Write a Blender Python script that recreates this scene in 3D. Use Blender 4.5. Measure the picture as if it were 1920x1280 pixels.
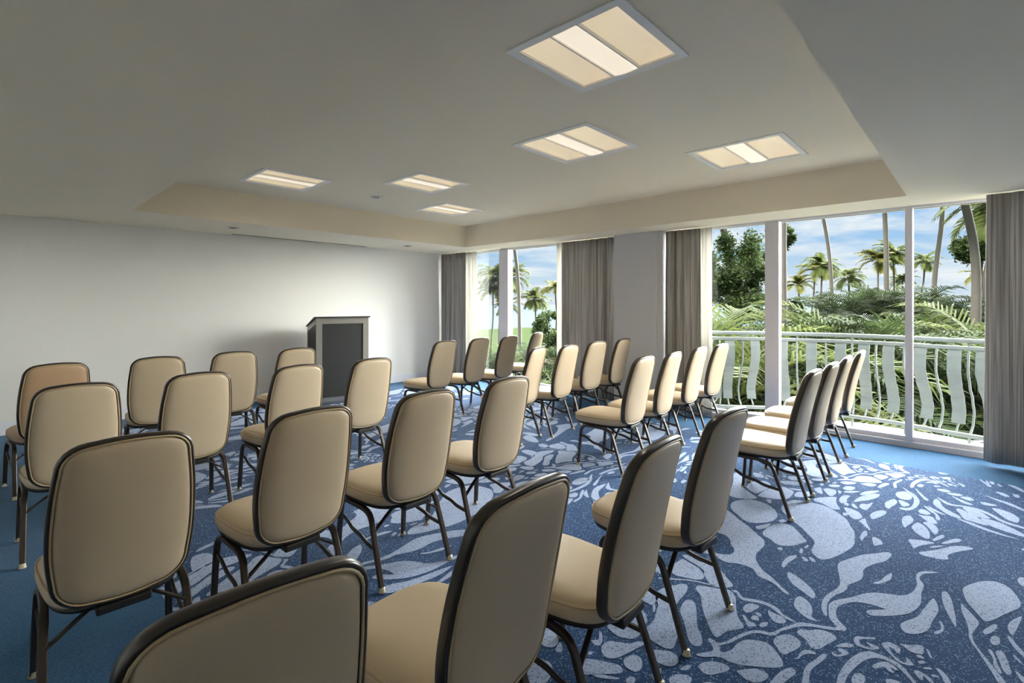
import bpy, bmesh, math, random
from mathutils import Vector, Matrix
for o in list(bpy.data.objects): bpy.data.objects.remove(o)
SC = bpy.context.scene; COL = SC.collection
# ---------------------------------------------------------------- camera
CH = 1.45; FPX = 934.7; HY = 569.5; YAW = math.atan2(875, FPX)
FW = Vector((math.cos(YAW), math.sin(YAW), 0)); RT = Vector((math.sin(YAW), -math.cos(YAW), 0))
cam = bpy.data.cameras.new('camera'); camo = bpy.data.objects.new('camera', cam); COL.objects.link(camo)
cam.sensor_fit = 'HORIZONTAL'; cam.sensor_width = 36; cam.lens = FPX / 1920 * 36
cam.shift_y = -(640 - HY) / 1920; cam.clip_end = 3000; cam.clip_start = 0.02
camo.location = (0, 0, CH); camo.rotation_euler = (math.pi / 2, 0, YAW - math.pi / 2)
SC.camera = camo
# ---------------------------------------------------------------- light, sky, exposure
SC.view_settings.view_transform = 'Standard'; SC.view_settings.look = 'None'
SC.view_settings.exposure = 1.06; SC.view_settings.gamma = 1; SC.view_settings.use_curve_mapping = False

def sun(name, strength, col, angle, az, el):
    l = bpy.data.lights.new(name, 'SUN'); l.energy = strength; l.color = col; l.angle = math.radians(angle)
    o = bpy.data.objects.new(name, l); COL.objects.link(o)
    d = Vector((math.cos(math.radians(az)) * math.cos(math.radians(el)), math.sin(math.radians(az)) * math.cos(math.radians(el)), math.sin(math.radians(el))))
    o.rotation_euler = d.to_track_quat('Z', 'Y').to_euler(); return o
sun('broad_daylight', 47.0, (1.0, 0.985, 0.96), 95, -8, 18)
sun('high_sun', 7.0, (1.0, 0.96, 0.88), 25, 155, 52)

def world():
    w = bpy.data.worlds.new('sky'); SC.world = w; w.use_nodes = True; nt = w.node_tree; nt.nodes.clear()
    N = nt.nodes.new; L = nt.links.new
    out = N('ShaderNodeOutputWorld'); bg = N('ShaderNodeBackground'); bg.inputs[1].default_value = 0.5; L(bg.outputs[0], out.inputs[0])
    tc = N('ShaderNodeTexCoord'); sp = N('ShaderNodeSeparateXYZ'); L(tc.outputs['Generated'], sp.inputs[0])
    ramp = N('ShaderNodeValToRGB'); L(sp.outputs[2], ramp.inputs[0]); cr = ramp.color_ramp
    cr.elements[0].position = 0.0; cr.elements[0].color = (0.72, 0.80, 0.90, 1)
    cr.elements[1].position = 0.55; cr.elements[1].color = (0.10, 0.27, 0.62, 1)
    for p, c in ((0.05, (0.62, 0.76, 0.92)), (0.11, (0.38, 0.61, 0.90)), (0.2, (0.24, 0.48, 0.85))):
        e = cr.elements.new(p); e.color = (*c, 1)
    # clouds on a flat layer seen in perspective
    a = N('ShaderNodeMath'); a.operation = 'ADD'; L(sp.outputs[2], a.inputs[0]); a.inputs[1].default_value = 0.10
    a2 = N('ShaderNodeMath'); a2.operation = 'MAXIMUM'; L(a.outputs[0], a2.inputs[0]); a2.inputs[1].default_value = 0.05
    dx = N('ShaderNodeMath'); dx.operation = 'DIVIDE'; L(sp.outputs[0], dx.inputs[0]); L(a2.outputs[0], dx.inputs[1])
    dy = N('ShaderNodeMath'); dy.operation = 'DIVIDE'; L(sp.outputs[1], dy.inputs[0]); L(a2.outputs[0], dy.inputs[1])
    cb = N('ShaderNodeCombineXYZ'); L(dx.outputs[0], cb.inputs[0]); L(dy.outputs[0], cb.inputs[1])
    nz = N('ShaderNodeTexNoise'); nz.inputs['Scale'].default_value = 0.8; nz.inputs['Detail'].default_value = 7; nz.inputs['Roughness'].default_value = 0.58
    nz.inputs['Distortion'].default_value = 0.25; L(cb.outputs[0], nz.inputs['Vector'])
    r2 = N('ShaderNodeValToRGB'); L(nz.outputs['Fac'], r2.inputs[0]); r2.color_ramp.elements[0].position = 0.46; r2.color_ramp.elements[1].position = 0.60
    r2.color_ramp.elements[0].color = (0, 0, 0, 1); r2.color_ramp.elements[1].color = (0.9, 0.9, 0.9, 1)
    mx = N('ShaderNodeMixRGB'); L(r2.outputs[0], mx.inputs[0]); L(ramp.outputs[0], mx.inputs[1]); mx.inputs[2].default_value = (0.95, 0.95, 0.98, 1)
    L(mx.outputs[0], bg.inputs[0])
world()
PATTERN = '''
2763 522 2807 527 2862 511 2922 473 2955 453 3025 419 3077 375 3105 327 3121 294 3156 262 3217 242 3290 233 3333 235 3384 242 3445 241 3493 222 3520 193 3537 158 3493 192 3462 216 3415 228 3377 225 3336 208 3282 206 3226 210 3158 205 3097 206 3034 218 2972 240 2921 275 2872 319 2840 356 2841 380 2863 386 2887 372 2936 323 2940 344 2936 378 2926 412 2902 445 2877 462 2833 484 2791 493 2732 486 2693 470 2669 449 2647 432 2620 434 2605 455 2582 488 2562 532 2542 563 2508 594 2467 616 2426 638 2384 648 2362 663 2352 686 2343 709 2313 732 2262 753 2206 771 2168 787 2147 801 2125 793 2111 784 2121 770 2161 755 2183 755 2227 748 2263 731 2286 702 2300 670 2291 640 2265 612 2238 588 2215 576 2188 575 2161 597 2135 629 2113 662 2089 699 2076 739 2077 768 2064 792 2039 815 2025 835 2025 853 2045 843 2076 822 2096 812 2115 819 2132 833 2146 852 2164 853 2163 833 2159 813 2175 800 2207 786 2255 773 2309 753 2349 729 2370 706 2379 679 2392 665 2431 650 2470 635 2518 611 2546 599 2565 575 2581 543 2600 505 2616 474 2632 467 2654 484 2688 505
3186 557 3249 570 3302 568 3364 545 3412 523 3486 491 3558 437 3619 394 3608 368 3541 373 3472 390 3418 420 3338 450 3278 458 3224 450 3163 453 3102 475 3059 492 3018 489 2965 499 2914 520 2852 532 2792 533 2742 525 2696 515 2689 522 2719 539 2756 550 2819 557 2884 553 2953 535 3006 525 3050 525 3128 541
2508 1057 2535 1045 2570 968 2595 924 2557 880 2492 854 2423 826 2384 801 2356 775 2324 773 2262 813 2196 827 2195 846 2223 872 2264 901 2318 939 2379 974 2447 1009 2482 1044
2682 650 2744 658 2780 647 2768 617 2737 591 2688 573 2639 566 2623 545 2626 528 2610 549 2610 578 2628 607 2651 632
2939 743 2985 752 2981 723 2952 678 2912 637 2868 603 2827 591 2803 597 2817 624 2845 662 2874 701 2908 726
2604 914 2618 893 2597 871 2576 849 2594 813 2610 769 2609 729 2594 693 2568 671 2556 646 2545 610 2537 612 2539 649 2552 678 2577 716 2585 754 2575 791 2555 834 2560 860 2590 883 2596 907
2493 821 2530 817 2555 797 2557 773 2545 766 2502 776 2467 789 2467 809
2544 726 2548 712 2544 688 2543 669 2525 645 2501 643 2480 659 2478 681 2506 708
2426 803 2434 794 2405 769 2404 742 2389 730 2371 743 2362 759 2394 781
2437 768 2463 764 2466 746 2437 735 2430 746 2426 760
2487 768 2501 752 2488 737 2472 740 2478 757
2408 724 2435 718 2451 703 2438 696 2413 700 2396 713
2338 646 2374 642 2414 620 2428 592 2414 565 2388 552 2355 555 2314 568 2278 582 2275 601 2300 622 2316 637
2474 586 2505 576 2516 550 2550 523 2563 491 2557 463 2537 450 2510 455 2463 472 2422 484 2398 501 2401 522 2431 538 2448 562 2457 578
2270 557 2288 542 2322 543 2356 535 2376 513 2373 493 2359 496 2342 519 2315 532 2285 538
2124 488 2194 500 2240 505 2286 500 2334 485 2385 473 2392 457 2351 460 2305 472 2262 482 2222 483 2141 471
2428 446 2422 429 2443 414 2462 433 2477 417 2466 393 2435 404 2409 424 2406 439
2478 439 2511 429 2534 410 2540 389 2515 392 2495 414
2214 393 2288 400 2350 396 2403 389 2457 376 2508 356 2537 333 2546 304 2545 274 2538 245 2521 220 2492 201 2453 177 2434 170 2436 181 2470 205 2499 230 2517 260 2518 289 2499 316 2456 340 2400 356 2351 366 2306 373 2230 375
1966 820 1999 813 2029 789 2046 760 2048 733 2038 722 2013 727 1973 750 1951 766 1944 787 1956 810
2044 697 2074 677 2108 647 2114 620 2107 600 2076 599 2038 616 2022 640 2025 667 2034 684
2047 584 2122 577 2169 567 2205 551 2208 532 2184 524 2142 535 2093 547 2042 570
2465 1230 2531 1138 2564 1081 2583 1018 2590 987 2571 1013 2552 1075 2520 1133 2453 1224
3277 1234 3411 1267 3587 1301 3552 1241 3483 1170 3425 1095 3344 1017 3295 966 3226 940 3153 939 3079 941 3013 923 2953 888 2904 847 2873 803 2826 755 2772 696 2755 696 2768 724 2807 763 2824 806 2834 857 2890 901 2899 946 2890 990 2866 1030 2873 1072 2897 1106 2892 1140 2874 1190 2926 1185 2937 1142 2929 1108 2949 1065 2989 1044 3051 1055 3089 1087 3153 1117 3194 1159 3198 1204 3216 1225
3684 1299 3759 1313 3838 1290 3900 1235 3910 1164 3876 1094 3806 1035 3717 1002 3619 1005 3545 1044 3497 1096 3503 1149 3562 1209 3613 1262
3380 996 3441 1003 3542 989 3610 965 3635 929 3616 882 3551 831 3489 792 3450 766 3404 782 3340 810 3297 847 3284 878 3302 907 3333 941 3349 976
3898 1025 4003 1029 4107 1002 4133 950 4149 873 4146 806 4091 731 3988 651 3880 609 3805 578 3692 559 3578 548 3452 572 3338 605 3268 644 3272 675 3313 706 3357 720 3443 724 3504 742 3552 777 3644 842 3701 898 3780 955 3824 994
2680 1236 2729 1227 2718 1181 2697 1122 2653 1077 2608 1061 2574 1085 2551 1147 2544 1193 2596 1243
2767 1244 2793 1224 2769 1141 2790 1090 2758 1029 2703 972 2662 930 2632 924 2592 958 2574 1001 2607 1037 2654 1075 2690 1089 2723 1148 2740 1201
3885 1377 4001 1411 4217 1466 4421 1530 4440 1477 4224 1399 4111 1348 4057 1298 4009 1244 3970 1210 3918 1228 3882 1279 3863 1337
4166 1346 4300 1348 4381 1291 4372 1241 4317 1212 4215 1209 4137 1225 4065 1242 4076 1277 4121 1324
4032 1219 4161 1213 4275 1188 4348 1137 4334 1082 4296 1042 4207 1032 4108 1038 4044 1093 4018 1159 4014 1201
4219 1020 4305 1020 4348 987 4376 957 4358 923 4284 925 4218 957 4191 999
4243 893 4309 860 4392 784 4315 768 4226 744 4156 715 4118 746 4146 784 4184 835 4205 885
4350 754 4444 754 4493 728 4488 707 4411 714 4327 706 4286 727 4313 745
4517 887 4559 856 4549 812 4477 797 4394 807 4396 831 4444 858
4203 699 4218 673 4183 610 4095 577 4038 594 4033 623 4111 666
4550 798 4556 778 4515 769 4493 779
4090 688 4111 666 4070 657 4044 673
4287 713 4327 706 4283 683 4255 689
4642 781 4707 768 4734 725 4698 708 4634 722 4612 759
3459 1059 3509 1034 3567 1002 3498 998 3428 1026 3426 1047
3231 871 3261 862 3241 845 3218 851
3266 764 3332 770 3317 755 3274 748
3351 758 3401 753 3396 743 3354 747
3039 797 3111 804 3181 794 3217 767 3178 762 3096 778 3022 781
3217 742 3227 724 3200 702 3177 712
3247 710 3247 688 3211 669 3206 688
3981 1148 4004 1124 3935 1102 3937 1123
3654 977 3697 961 3672 928 3632 955
3420 59 3482 40 3556 3 3601 -31 3625 -71 3600 -110 3536 -133 3459 -148 3395 -143 3336 -119 3269 -88 3195 -57 3138 -24 3166 -6 3225 18 3282 41 3351 53
2848 258 2899 241 2956 213 3020 198 3109 184 3180 171 3209 161 3155 145 3094 139 3022 147 2961 156 2896 162 2842 180 2802 208 2791 235 2812 252
3296 135 3327 124 3301 107 3241 95 3171 87 3087 78 2995 74 3033 89 3097 106 3183 125
3253 61 3225 50 3180 27 3122 3 3091 -1 3028 12 2980 20 2927 17 2879 3 2831 -16 2781 -37 2729 -58 2677 -77 2659 -57 2723 -38 2785 -18 2850 3 2899 22 2945 31 3008 33 3077 41 3145 55 3195 61
3036 -14 3080 -26 3137 -50 3135 -61 3091 -55 3041 -37 3015 -20
2976 -35 3021 -45 3029 -62 2999 -68 2961 -61 2946 -44
3162 -95 3227 -110 3304 -145 3246 -139 3144 -121 3083 -108 3114 -98
3067 -91 3064 -104 3021 -116 2967 -138 2930 -151 2929 -136 2957 -119 3013 -100
2893 -51 2920 -68 2892 -80 2823 -89 2769 -94 2746 -84 2772 -69 2831 -61
2895 -30 2886 -43 2805 -55 2749 -66 2736 -59 2782 -44 2835 -43 2868 -32
2991 133 2999 124 2958 114 2915 115 2866 137 2884 143 2923 124 2957 124
3179 400 3223 377 3295 363 3356 342 3284 337 3243 349 3187 373 3168 393
2630 302 2662 284 2662 259 2643 240 2604 242 2622 262 2623 277 2582 258 2561 235 2554 220 2568 213 2598 218 2572 194 2557 192 2543 211 2543 239 2575 266 2604 290
2682 246 2697 218 2732 176 2673 168 2659 180 2650 208 2669 227
2717 161 2710 152 2665 139 2665 146
2581 395 2615 388 2630 364 2658 330 2642 329 2618 359 2592 375 2568 368 2560 351 2572 331 2597 353 2599 335 2596 310 2580 307 2555 329 2543 358 2548 381
2442 312 2472 301 2504 281 2511 259 2488 234 2476 236 2481 256 2454 242 2452 259 2467 277 2434 299
2639 190 2654 174 2637 162 2629 178
2598 181 2619 166 2610 157 2591 170
2519 187 2536 172 2519 138 2490 124 2490 137 2512 157 2483 157 2485 168
2598 124 2603 111 2573 88 2534 77 2523 94 2562 106
2333 357 2359 344 2356 326 2332 319 2297 324 2273 343 2290 357
2393 261 2407 246 2411 221 2384 230 2367 255
3714 -148 3774 -162 3763 -188 3692 -184 3661 -163
2907 -104 2914 -112 2869 -131 2874 -121
2792 -105 2786 -119 2744 -141 2732 -122
2568 163 2588 145 2582 134 2563 157
2540 137 2554 122 2545 111 2535 129
2267 1032 2349 1047 2381 1030 2364 1001 2307 970 2243 941 2197 918 2160 887 2112 863 2082 866 2073 889 2098 919 2165 961 2211 994
2274 1161 2337 1181 2395 1171 2432 1150 2472 1131 2497 1104 2467 1083 2400 1070 2349 1070 2272 1057 2200 1006 2128 973 2053 951 1995 940 1974 962 1972 996 1982 1035 2017 1074 2056 1086 2107 1087 2164 1103 2234 1129
2142 1196 2140 1158 2115 1126 2075 1103 2028 1098 1969 1083 1930 1095 1911 1123 1903 1153 1912 1186 1930 1221 1991 1249 2078 1255 2134 1235
1784 1157 1819 1168 1852 1158 1870 1129 1896 1089 1933 1067 1948 1046 1923 1041 1873 1054 1834 1065 1788 1080 1761 1101 1759 1129
1784 1051 1813 1057 1844 1042 1852 1015 1831 993 1797 979 1769 984 1761 1003 1764 1029
1684 1179 1715 1139 1739 1091 1753 1055 1742 1030 1720 1027 1687 1055 1649 1095 1621 1118 1618 1149 1649 1180
1634 1102 1659 1081 1677 1048 1695 1016 1682 1020 1656 1051 1638 1080
1888 1007 1919 1002 1949 973 1969 939 1965 910 1941 890 1909 888 1885 903 1875 932 1876 967 1877 992
1793 928 1822 932 1852 924 1843 916 1814 906 1787 907 1778 917
1898 864 1929 860 1950 844 1936 838 1912 845
1825 874 1854 870 1880 845 1890 818 1874 807 1843 808 1803 838 1805 861
1701 992 1721 992 1737 978 1727 965 1704 963 1690 978
1875 1227 1872 1211 1825 1178 1797 1176 1788 1192 1801 1219 1815 1205 1835 1201
1705 1408 1732 1409 1745 1379 1732 1344 1696 1316 1663 1310 1644 1323 1634 1349 1652 1379
1664 1301 1701 1310 1681 1283 1658 1268 1646 1277 1647 1292
1731 1319 1752 1306 1744 1281 1695 1236 1698 1265 1716 1303
1726 1184 1741 1183 1739 1170 1724 1171
1767 1377 1788 1377 1789 1363 1770 1351 1756 1358
2218 1146 2235 1148 2213 1131 2180 1115 2168 1118 2191 1134
4226 376 4307 372 4350 346 4297 321 4221 322 4150 340 4097 349 4145 365
4135 318 4216 308 4253 288 4209 258 4130 231 4024 221 3993 236 4020 268 4068 297
4271 269 4315 242 4273 208 4203 189 4134 191 4105 204 4170 225 4234 251
4486 309 4543 298 4543 269 4487 242 4448 263 4456 297
4415 308 4417 275 4435 234 4365 208 4316 201 4301 227 4334 261 4386 288
4630 289 4627 269 4558 231 4487 200 4401 189 4401 210 4489 219 4541 250
4654 263 4617 234 4561 184 4540 165 4534 193 4579 242
4781 245 4867 227 4798 204 4705 185 4639 145 4594 107 4538 83 4528 115 4563 161 4643 207 4703 234
4707 117 4742 96 4699 59 4658 18 4591 -13 4512 -47 4502 -17 4517 26 4532 70 4626 94
4778 85 4802 37 4773 -9 4712 -40 4660 -57 4640 -4 4676 40
4901 -69 4927 -97 4906 -141 4849 -187 4766 -200 4696 -185 4713 -144 4794 -107
4912 229 4846 176 4812 136 4831 75 4832 5 4773 -63 4677 -126 4634 -215 4597 -213 4635 -116 4722 -58 4791 9 4795 79 4774 140 4798 184
4624 -9 4639 -65 4602 -124 4491 -208 4439 -206 4454 -152 4490 -80 4540 -39
4514 110 4500 48 4442 -38 4398 -118 4375 -180 4373 -117 4402 -29 4461 56
4989 439 4924 398 4865 356 4755 322 4649 315 4527 331 4454 360 4443 398 4473 411 4498 373 4549 352 4664 346 4789 360 4892 406
4766 462 4833 455 4882 421 4865 382 4785 364 4708 372 4678 404 4694 436
4641 431 4636 400 4601 366 4556 368 4520 395 4557 413
5032 365 4957 336 4870 299 4783 268 4776 288 4834 312 4948 346
5124 239 5159 188 5114 155 5079 205
5067 179 5101 129 5093 86 5040 117 5045 163
5030 102 5071 58 5022 24 4980 57
5012 147 4973 101 4896 28 4885 75 4962 126
5206 -34 5165 -92 5118 -174 5034 -233 4991 -231 5064 -163 5137 -86
5008 -10 5015 -52 5003 -98 4957 -61 4962 -19
4314 626 4378 617 4394 587 4458 566 4395 564 4303 570 4257 579 4269 607
4185 544 4255 533 4326 501 4331 474 4276 468 4186 490 4113 518 4134 535
4500 498 4581 483 4640 458 4603 436 4535 437 4454 454 4398 464 4416 483
4014 583 4087 561 4016 542 3899 505 3932 535 3991 567
3742 539 3843 537 3866 521 3802 510 3745 519 3687 522
3779 482 3801 467 3774 437 3725 423 3693 441 3670 458
3904 315 3933 283 3956 234 3954 195 3919 215 3861 253 3790 281 3842 298
4004 207 4069 190 4131 167 4101 155 4046 172 3989 198
3982 165 4068 131 4124 100 4118 78 4078 87 4022 122 3981 153
3876 213 3916 187 3949 152 3894 182 3869 205
3742 255 3792 224 3870 172 3956 128 4007 89 4029 50 4025 23 3988 38 3935 72 3871 110 3803 131 3760 125 3729 158 3720 197 3715 232
5635 -167 5628 -217 5537 -257 5485 -254 5565 -204
5386 -188 5381 -221 5311 -223 5313 -200
5361 -95 5357 -144 5286 -170 5278 -137
4555 761 4600 739 4648 672 4589 697 4547 742
4581 659 4662 646 4731 604 4762 566 4719 569 4633 608 4571 644
4375 668 4485 659 4585 629 4658 589 4682 551 4611 550 4512 581 4437 625
4478 942 4540 912 4486 893 4397 869 4396 895 4430 926
4355 1088 4382 1032 4404 981 4359 1002 4337 1052
4325 673 4328 658 4270 628 4243 634 4272 660
4161 3745 4237 3692 4232 3557 4156 3557
4032 3610 4131 3638 4143 3571 4060 3425 3995 3370 3963 3429 3976 3515
3938 3310 3995 3297 3969 3206 3896 3193 3895 3262
3704 3375 3808 3402 3778 3364 3679 3335
4677 3670 4780 3656 4882 3612 4966 3555 4794 3483 4636 3469 4468 3417 4308 3368 4191 3336 4104 3327 4118 3363 4268 3410 4457 3484 4632 3594
789 3120 830 3284 909 3274 914 3165 875 3122 830 3115
'''
# ---------------------------------------------------------------- helpers
def lin(r, g, b):
    f = lambda c: (c / 255 / 12.92) if c / 255 <= 0.04045 else ((c / 255 + 0.055) / 1.055) ** 2.4
    return (f(r), f(g), f(b), 1)
def mat(name, col, rough=0.6, metal=0.0, bump=0, bscale=200, var=0, vscale=30, spec=0.5, emit=None, estr=0, coat=0):
    m = bpy.data.materials.new(name); m.use_nodes = True; nt = m.node_tree; p = nt.nodes['Principled BSDF']
    p.inputs['Base Color'].default_value = col; p.inputs['Roughness'].default_value = rough; p.inputs['Metallic'].default_value = metal
    p.inputs['Specular IOR Level'].default_value = spec; p.inputs['Coat Weight'].default_value = coat
    tc = nt.nodes.new('ShaderNodeTexCoord')
    if bump:
        n = nt.nodes.new('ShaderNodeTexNoise'); n.inputs['Scale'].default_value = bscale; n.inputs['Detail'].default_value = 3
        nt.links.new(tc.outputs['Object'], n.inputs['Vector'])
        b = nt.nodes.new('ShaderNodeBump'); b.inputs['Strength'].default_value = bump; b.inputs['Distance'].default_value = 0.002
        nt.links.new(n.outputs['Fac'], b.inputs['Height']); nt.links.new(b.outputs[0], p.inputs['Normal'])
    if var:
        n = nt.nodes.new('ShaderNodeTexNoise'); n.inputs['Scale'].default_value = vscale; n.inputs['Detail'].default_value = 4
        nt.links.new(tc.outputs['Object'], n.inputs['Vector'])
        mx = nt.nodes.new('ShaderNodeMixRGB'); nt.links.new(n.outputs['Fac'], mx.inputs[0])
        mx.inputs[1].default_value = tuple(c * (1 - var) for c in col[:3]) + (1,); mx.inputs[2].default_value = tuple(min(1, c * (1 + var)) for c in col[:3]) + (1,)
        nt.links.new(mx.outputs[0], p.inputs['Base Color'])
    if emit:
        p.inputs['Emission Color'].default_value = emit; p.inputs['Emission Strength'].default_value = estr
    return m
def put(name, bm, m, parent=None, smooth=False, mats=None):
    me = bpy.data.meshes.new(name); bm.normal_update(); bm.to_mesh(me); bm.free()
    o = bpy.data.objects.new(name, me); COL.objects.link(o)
    for x in (mats or [m]): me.materials.append(x)
    if smooth:
        for f in me.polygons: f.use_smooth = True
    if parent: o.parent = parent
    return o
def tag(o, label=None, cat=None, group=None, kind=None):
    if label: o['label'] = label
    if cat: o['category'] = cat
    if group: o['group'] = group
    if kind: o['kind'] = kind
    return o
def thing(name, loc, rz, label, cat, group=None):
    o = bpy.data.objects.new(name, None); COL.objects.link(o); o.location = loc; o.rotation_euler = (0, 0, rz); o.empty_display_size = 0.1
    return tag(o, label, cat, group)
KIDS = {}
def dup(root, loc, rz, label, group, scale=None):
    def rec(o, par):
        c = o.copy(); COL.objects.link(c)
        if par: c.parent = par
        for k in [x for x in ALLKIDS.get(o.name, [])]: rec(k, c)
        return c
    c = rec(root, None); c.location = loc; c.rotation_euler = (0, 0, rz)
    if scale: c.scale = scale
    c['label'] = label; c['group'] = group
    return c
ALLKIDS = {}
def index_kids(root):
    for o in bpy.data.objects:
        if o.parent: ALLKIDS.setdefault(o.parent.name, [])
        if o.parent and o not in ALLKIDS[o.parent.name]: ALLKIDS[o.parent.name].append(o)
def box(bm, x0, x1, y0, y1, z0, z1, mi=0, bev=0):
    v = [bm.verts.new(p) for p in ((x0, y0, z0), (x1, y0, z0), (x1, y1, z0), (x0, y1, z0), (x0, y0, z1), (x1, y0, z1), (x1, y1, z1), (x0, y1, z1))]
    fs = [bm.faces.new([v[i] for i in q]) for q in ((3, 2, 1, 0), (4, 5, 6, 7), (0, 1, 5, 4), (1, 2, 6, 5), (2, 3, 7, 6), (3, 0, 4, 7))]
    for f in fs: f.material_index = mi
    if bev:
        es = list({e for f in fs for e in f.edges}); bmesh.ops.bevel(bm, geom=es, offset=bev, segments=2, affect='EDGES', profile=0.5)
    return v
def spline(P, n=6):
    P = [Vector(p) for p in P]; out = []
    for i in range(len(P) - 1):
        p0 = P[max(i - 1, 0)]; p1 = P[i]; p2 = P[i + 1]; p3 = P[min(i + 2, len(P) - 1)]
        for k in range(n):
            t = k / n; out.append(0.5 * ((2 * p1) + (-p0 + p2) * t + (2 * p0 - 5 * p1 + 4 * p2 - p3) * t * t + (-p0 + 3 * p1 - 3 * p2 + p3) * t ** 3))
    out.append(P[-1]); return out
def sweep(bm, path, sec, up=Vector((0, 0, 1)), closed=False, scale=None, cap=True):
    """sweep a closed 2D section [(a,b)] along path; a is sideways, b along 'up'"""
    path = [Vector(p) for p in path]; n = len(path); rings = []
    for i, p in enumerate(path):
        if closed: t = path[(i + 1) % n] - path[i - 1]
        else: t = path[min(i + 1, n - 1)] - path[max(i - 1, 0)]
        t.normalize(); s = t.cross(up)
        if s.length < 1e-4: s = t.cross(Vector((0, 1, 0)))
        s.normalize(); u = s.cross(t); k = scale[i] if scale else 1
        rings.append([bm.verts.new(p + s * a * k + u * b * k) for a, b in sec])
    m = len(sec)
    for i in range(n if closed else n - 1):
        A = rings[i]; B = rings[(i + 1) % n]
        for j in range(m): bm.faces.new((A[j], A[(j + 1) % m], B[(j + 1) % m], B[j]))
    if cap and not closed:
        bm.faces.new(rings[0][::-1]); bm.faces.new(rings[-1])
def circ(r, n=10): return [(r * math.cos(2 * math.pi * k / n), r * math.sin(2 * math.pi * k / n)) for k in range(n)]
def rrect(w, h, r=0.004):
    o = []
    for cx_, cy_, a0 in ((w / 2 - r, h / 2 - r, 0), (-w / 2 + r, h / 2 - r, 90), (-w / 2 + r, -h / 2 + r, 180), (w / 2 - r, -h / 2 + r, 270)):
        for k in (0, 45, 90): o.append((cx_ + r * math.cos(math.radians(a0 + k)), cy_ + r * math.sin(math.radians(a0 + k))))
    return o
def fixn(bm): bmesh.ops.recalc_face_normals(bm, faces=bm.faces[:])
def at(u, v, d):
    """a world point at depth d in front of the camera, seen at image column u and row v"""
    return FW * d + RT * ((u - 960) / FPX * d) + Vector((0, 0, CH - (v - HY) * d / FPX))

# ---------------------------------------------------------------- room dimensions
H = 2.443; TZ = 2.813; YF = 7.86; XW = 6.47; TX0, TX1, TY0, TY1 = 1.102, 5.835, 0.483, 6.585
XL, YB = -2.2, -2.6
M_wall = mat('front_wall_paper', lin(230, 227, 220), 0.85, bump=0.25, bscale=90, var=0.03, vscale=60)
M_paint = mat('ceiling_paint', lin(238, 228, 206), 0.9, bump=0.05, bscale=300)
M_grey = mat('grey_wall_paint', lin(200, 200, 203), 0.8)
M_white = mat('white_trim_paint', lin(226, 227, 232), 0.45)
M_frame = mat('window_frame_coating', lin(212, 209, 216), 0.4)

def grid_mesh(bm, xs, ys, z, skip, up=True, mi=0):
    vs = {}
    def V(i, j):
        if (i, j) not in vs: vs[(i, j)] = bm.verts.new((xs[i], ys[j], z))
        return vs[(i, j)]
    for i in range(len(xs) - 1):
        for j in range(len(ys) - 1):
            cx_ = (xs[i] + xs[i + 1]) / 2; cy_ = (ys[j] + ys[j + 1]) / 2
            if skip(cx_, cy_): continue
            q = (V(i, j), V(i + 1, j), V(i + 1, j + 1), V(i, j + 1)); f = bm.faces.new(q if up else q[::-1]); f.material_index = mi

# ceiling lamps: centre x, centre y, size
LAMPS = [(2.295, 1.51, 0.71), (3.50, 2.53, 0.78), (4.75, 1.53, 0.80), (2.31, 5.585, 0.73), (3.46, 4.57, 0.70), (4.65, 5.585, 0.71)]
DOWN = [(3.46, 5.60, TZ, 'small recessed spotlight in the raised ceiling between the square ceiling lights'), (2.265, 7.114, H, 'small recessed spotlight in the lower ceiling near the left end of the black slot'), (5.02, 7.157, H, 'small recessed spotlight in the lower ceiling above the lectern and window corner')]
SLOT = (2.45, 4.59, 7.735, 7.775)

def build_ceiling():
    bm = bmesh.new()
    xs = sorted({XL, TX0, TX1, XW + 0.25, SLOT[0], SLOT[1], DOWN[1][0] - .05, DOWN[1][0] + .05, DOWN[2][0] - .05, DOWN[2][0] + .05})
    ys = sorted({YB, TY0, TY1, YF, SLOT[2], SLOT[3], DOWN[1][1] - .05, DOWN[1][1] + .05, DOWN[2][1] - .05, DOWN[2][1] + .05})
    def sk(x, y):
        if TX0 < x < TX1 and TY0 < y < TY1: return True
        if SLOT[0] < x < SLOT[1] and SLOT[2] < y < SLOT[3]: return True
        return any(abs(x - d[0]) < .05 and abs(y - d[1]) < .05 for d in DOWN[1:])
    grid_mesh(bm, xs, ys, H, sk, up=False)
    hs = [(l[0], l[1], l[2] / 2 - 0.035) for l in LAMPS] + [(DOWN[0][0], DOWN[0][1], .05)]
    xs = sorted({TX0, TX1} | {h[0] - h[2] for h in hs} | {h[0] + h[2] for h in hs}); ys = sorted({TY0, TY1} | {h[1] - h[2] for h in hs} | {h[1] + h[2] for h in hs})
    grid_mesh(bm, xs, ys, TZ, lambda x, y: any(abs(x - h[0]) < h[2] and abs(y - h[1]) < h[2] for h in hs), up=False)
    c = [(TX0, TY0), (TX1, TY0), (TX1, TY1), (TX0, TY1)]
    for k in range(4):
        a, b = c[k], c[(k + 1) % 4]
        bm.faces.new([bm.verts.new(p) for p in ((*a, H), (*b, H), (*b, TZ), (*a, TZ))])
    # slab closing the void above so no sky leaks in
    box(bm, XL - 0.15, XW + 0.27, YB - 0.15, YF + 0.15, TZ + 0.25, TZ + 0.40)
    # outer fascia over the window line
    box(bm, XW + 0.12, XW + 0.27, YB, YF + 0.1, H + 0.0, TZ + 0.25)
    box(bm, SLOT[0], SLOT[1], SLOT[2], SLOT[3], H + 0.03, H + 0.04)
    put('ceiling', bm, M_paint); 
    o = bpy.data.objects['ceiling']; tag(o, kind='structure')
build_ceiling()
bm = bmesh.new()
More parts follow.
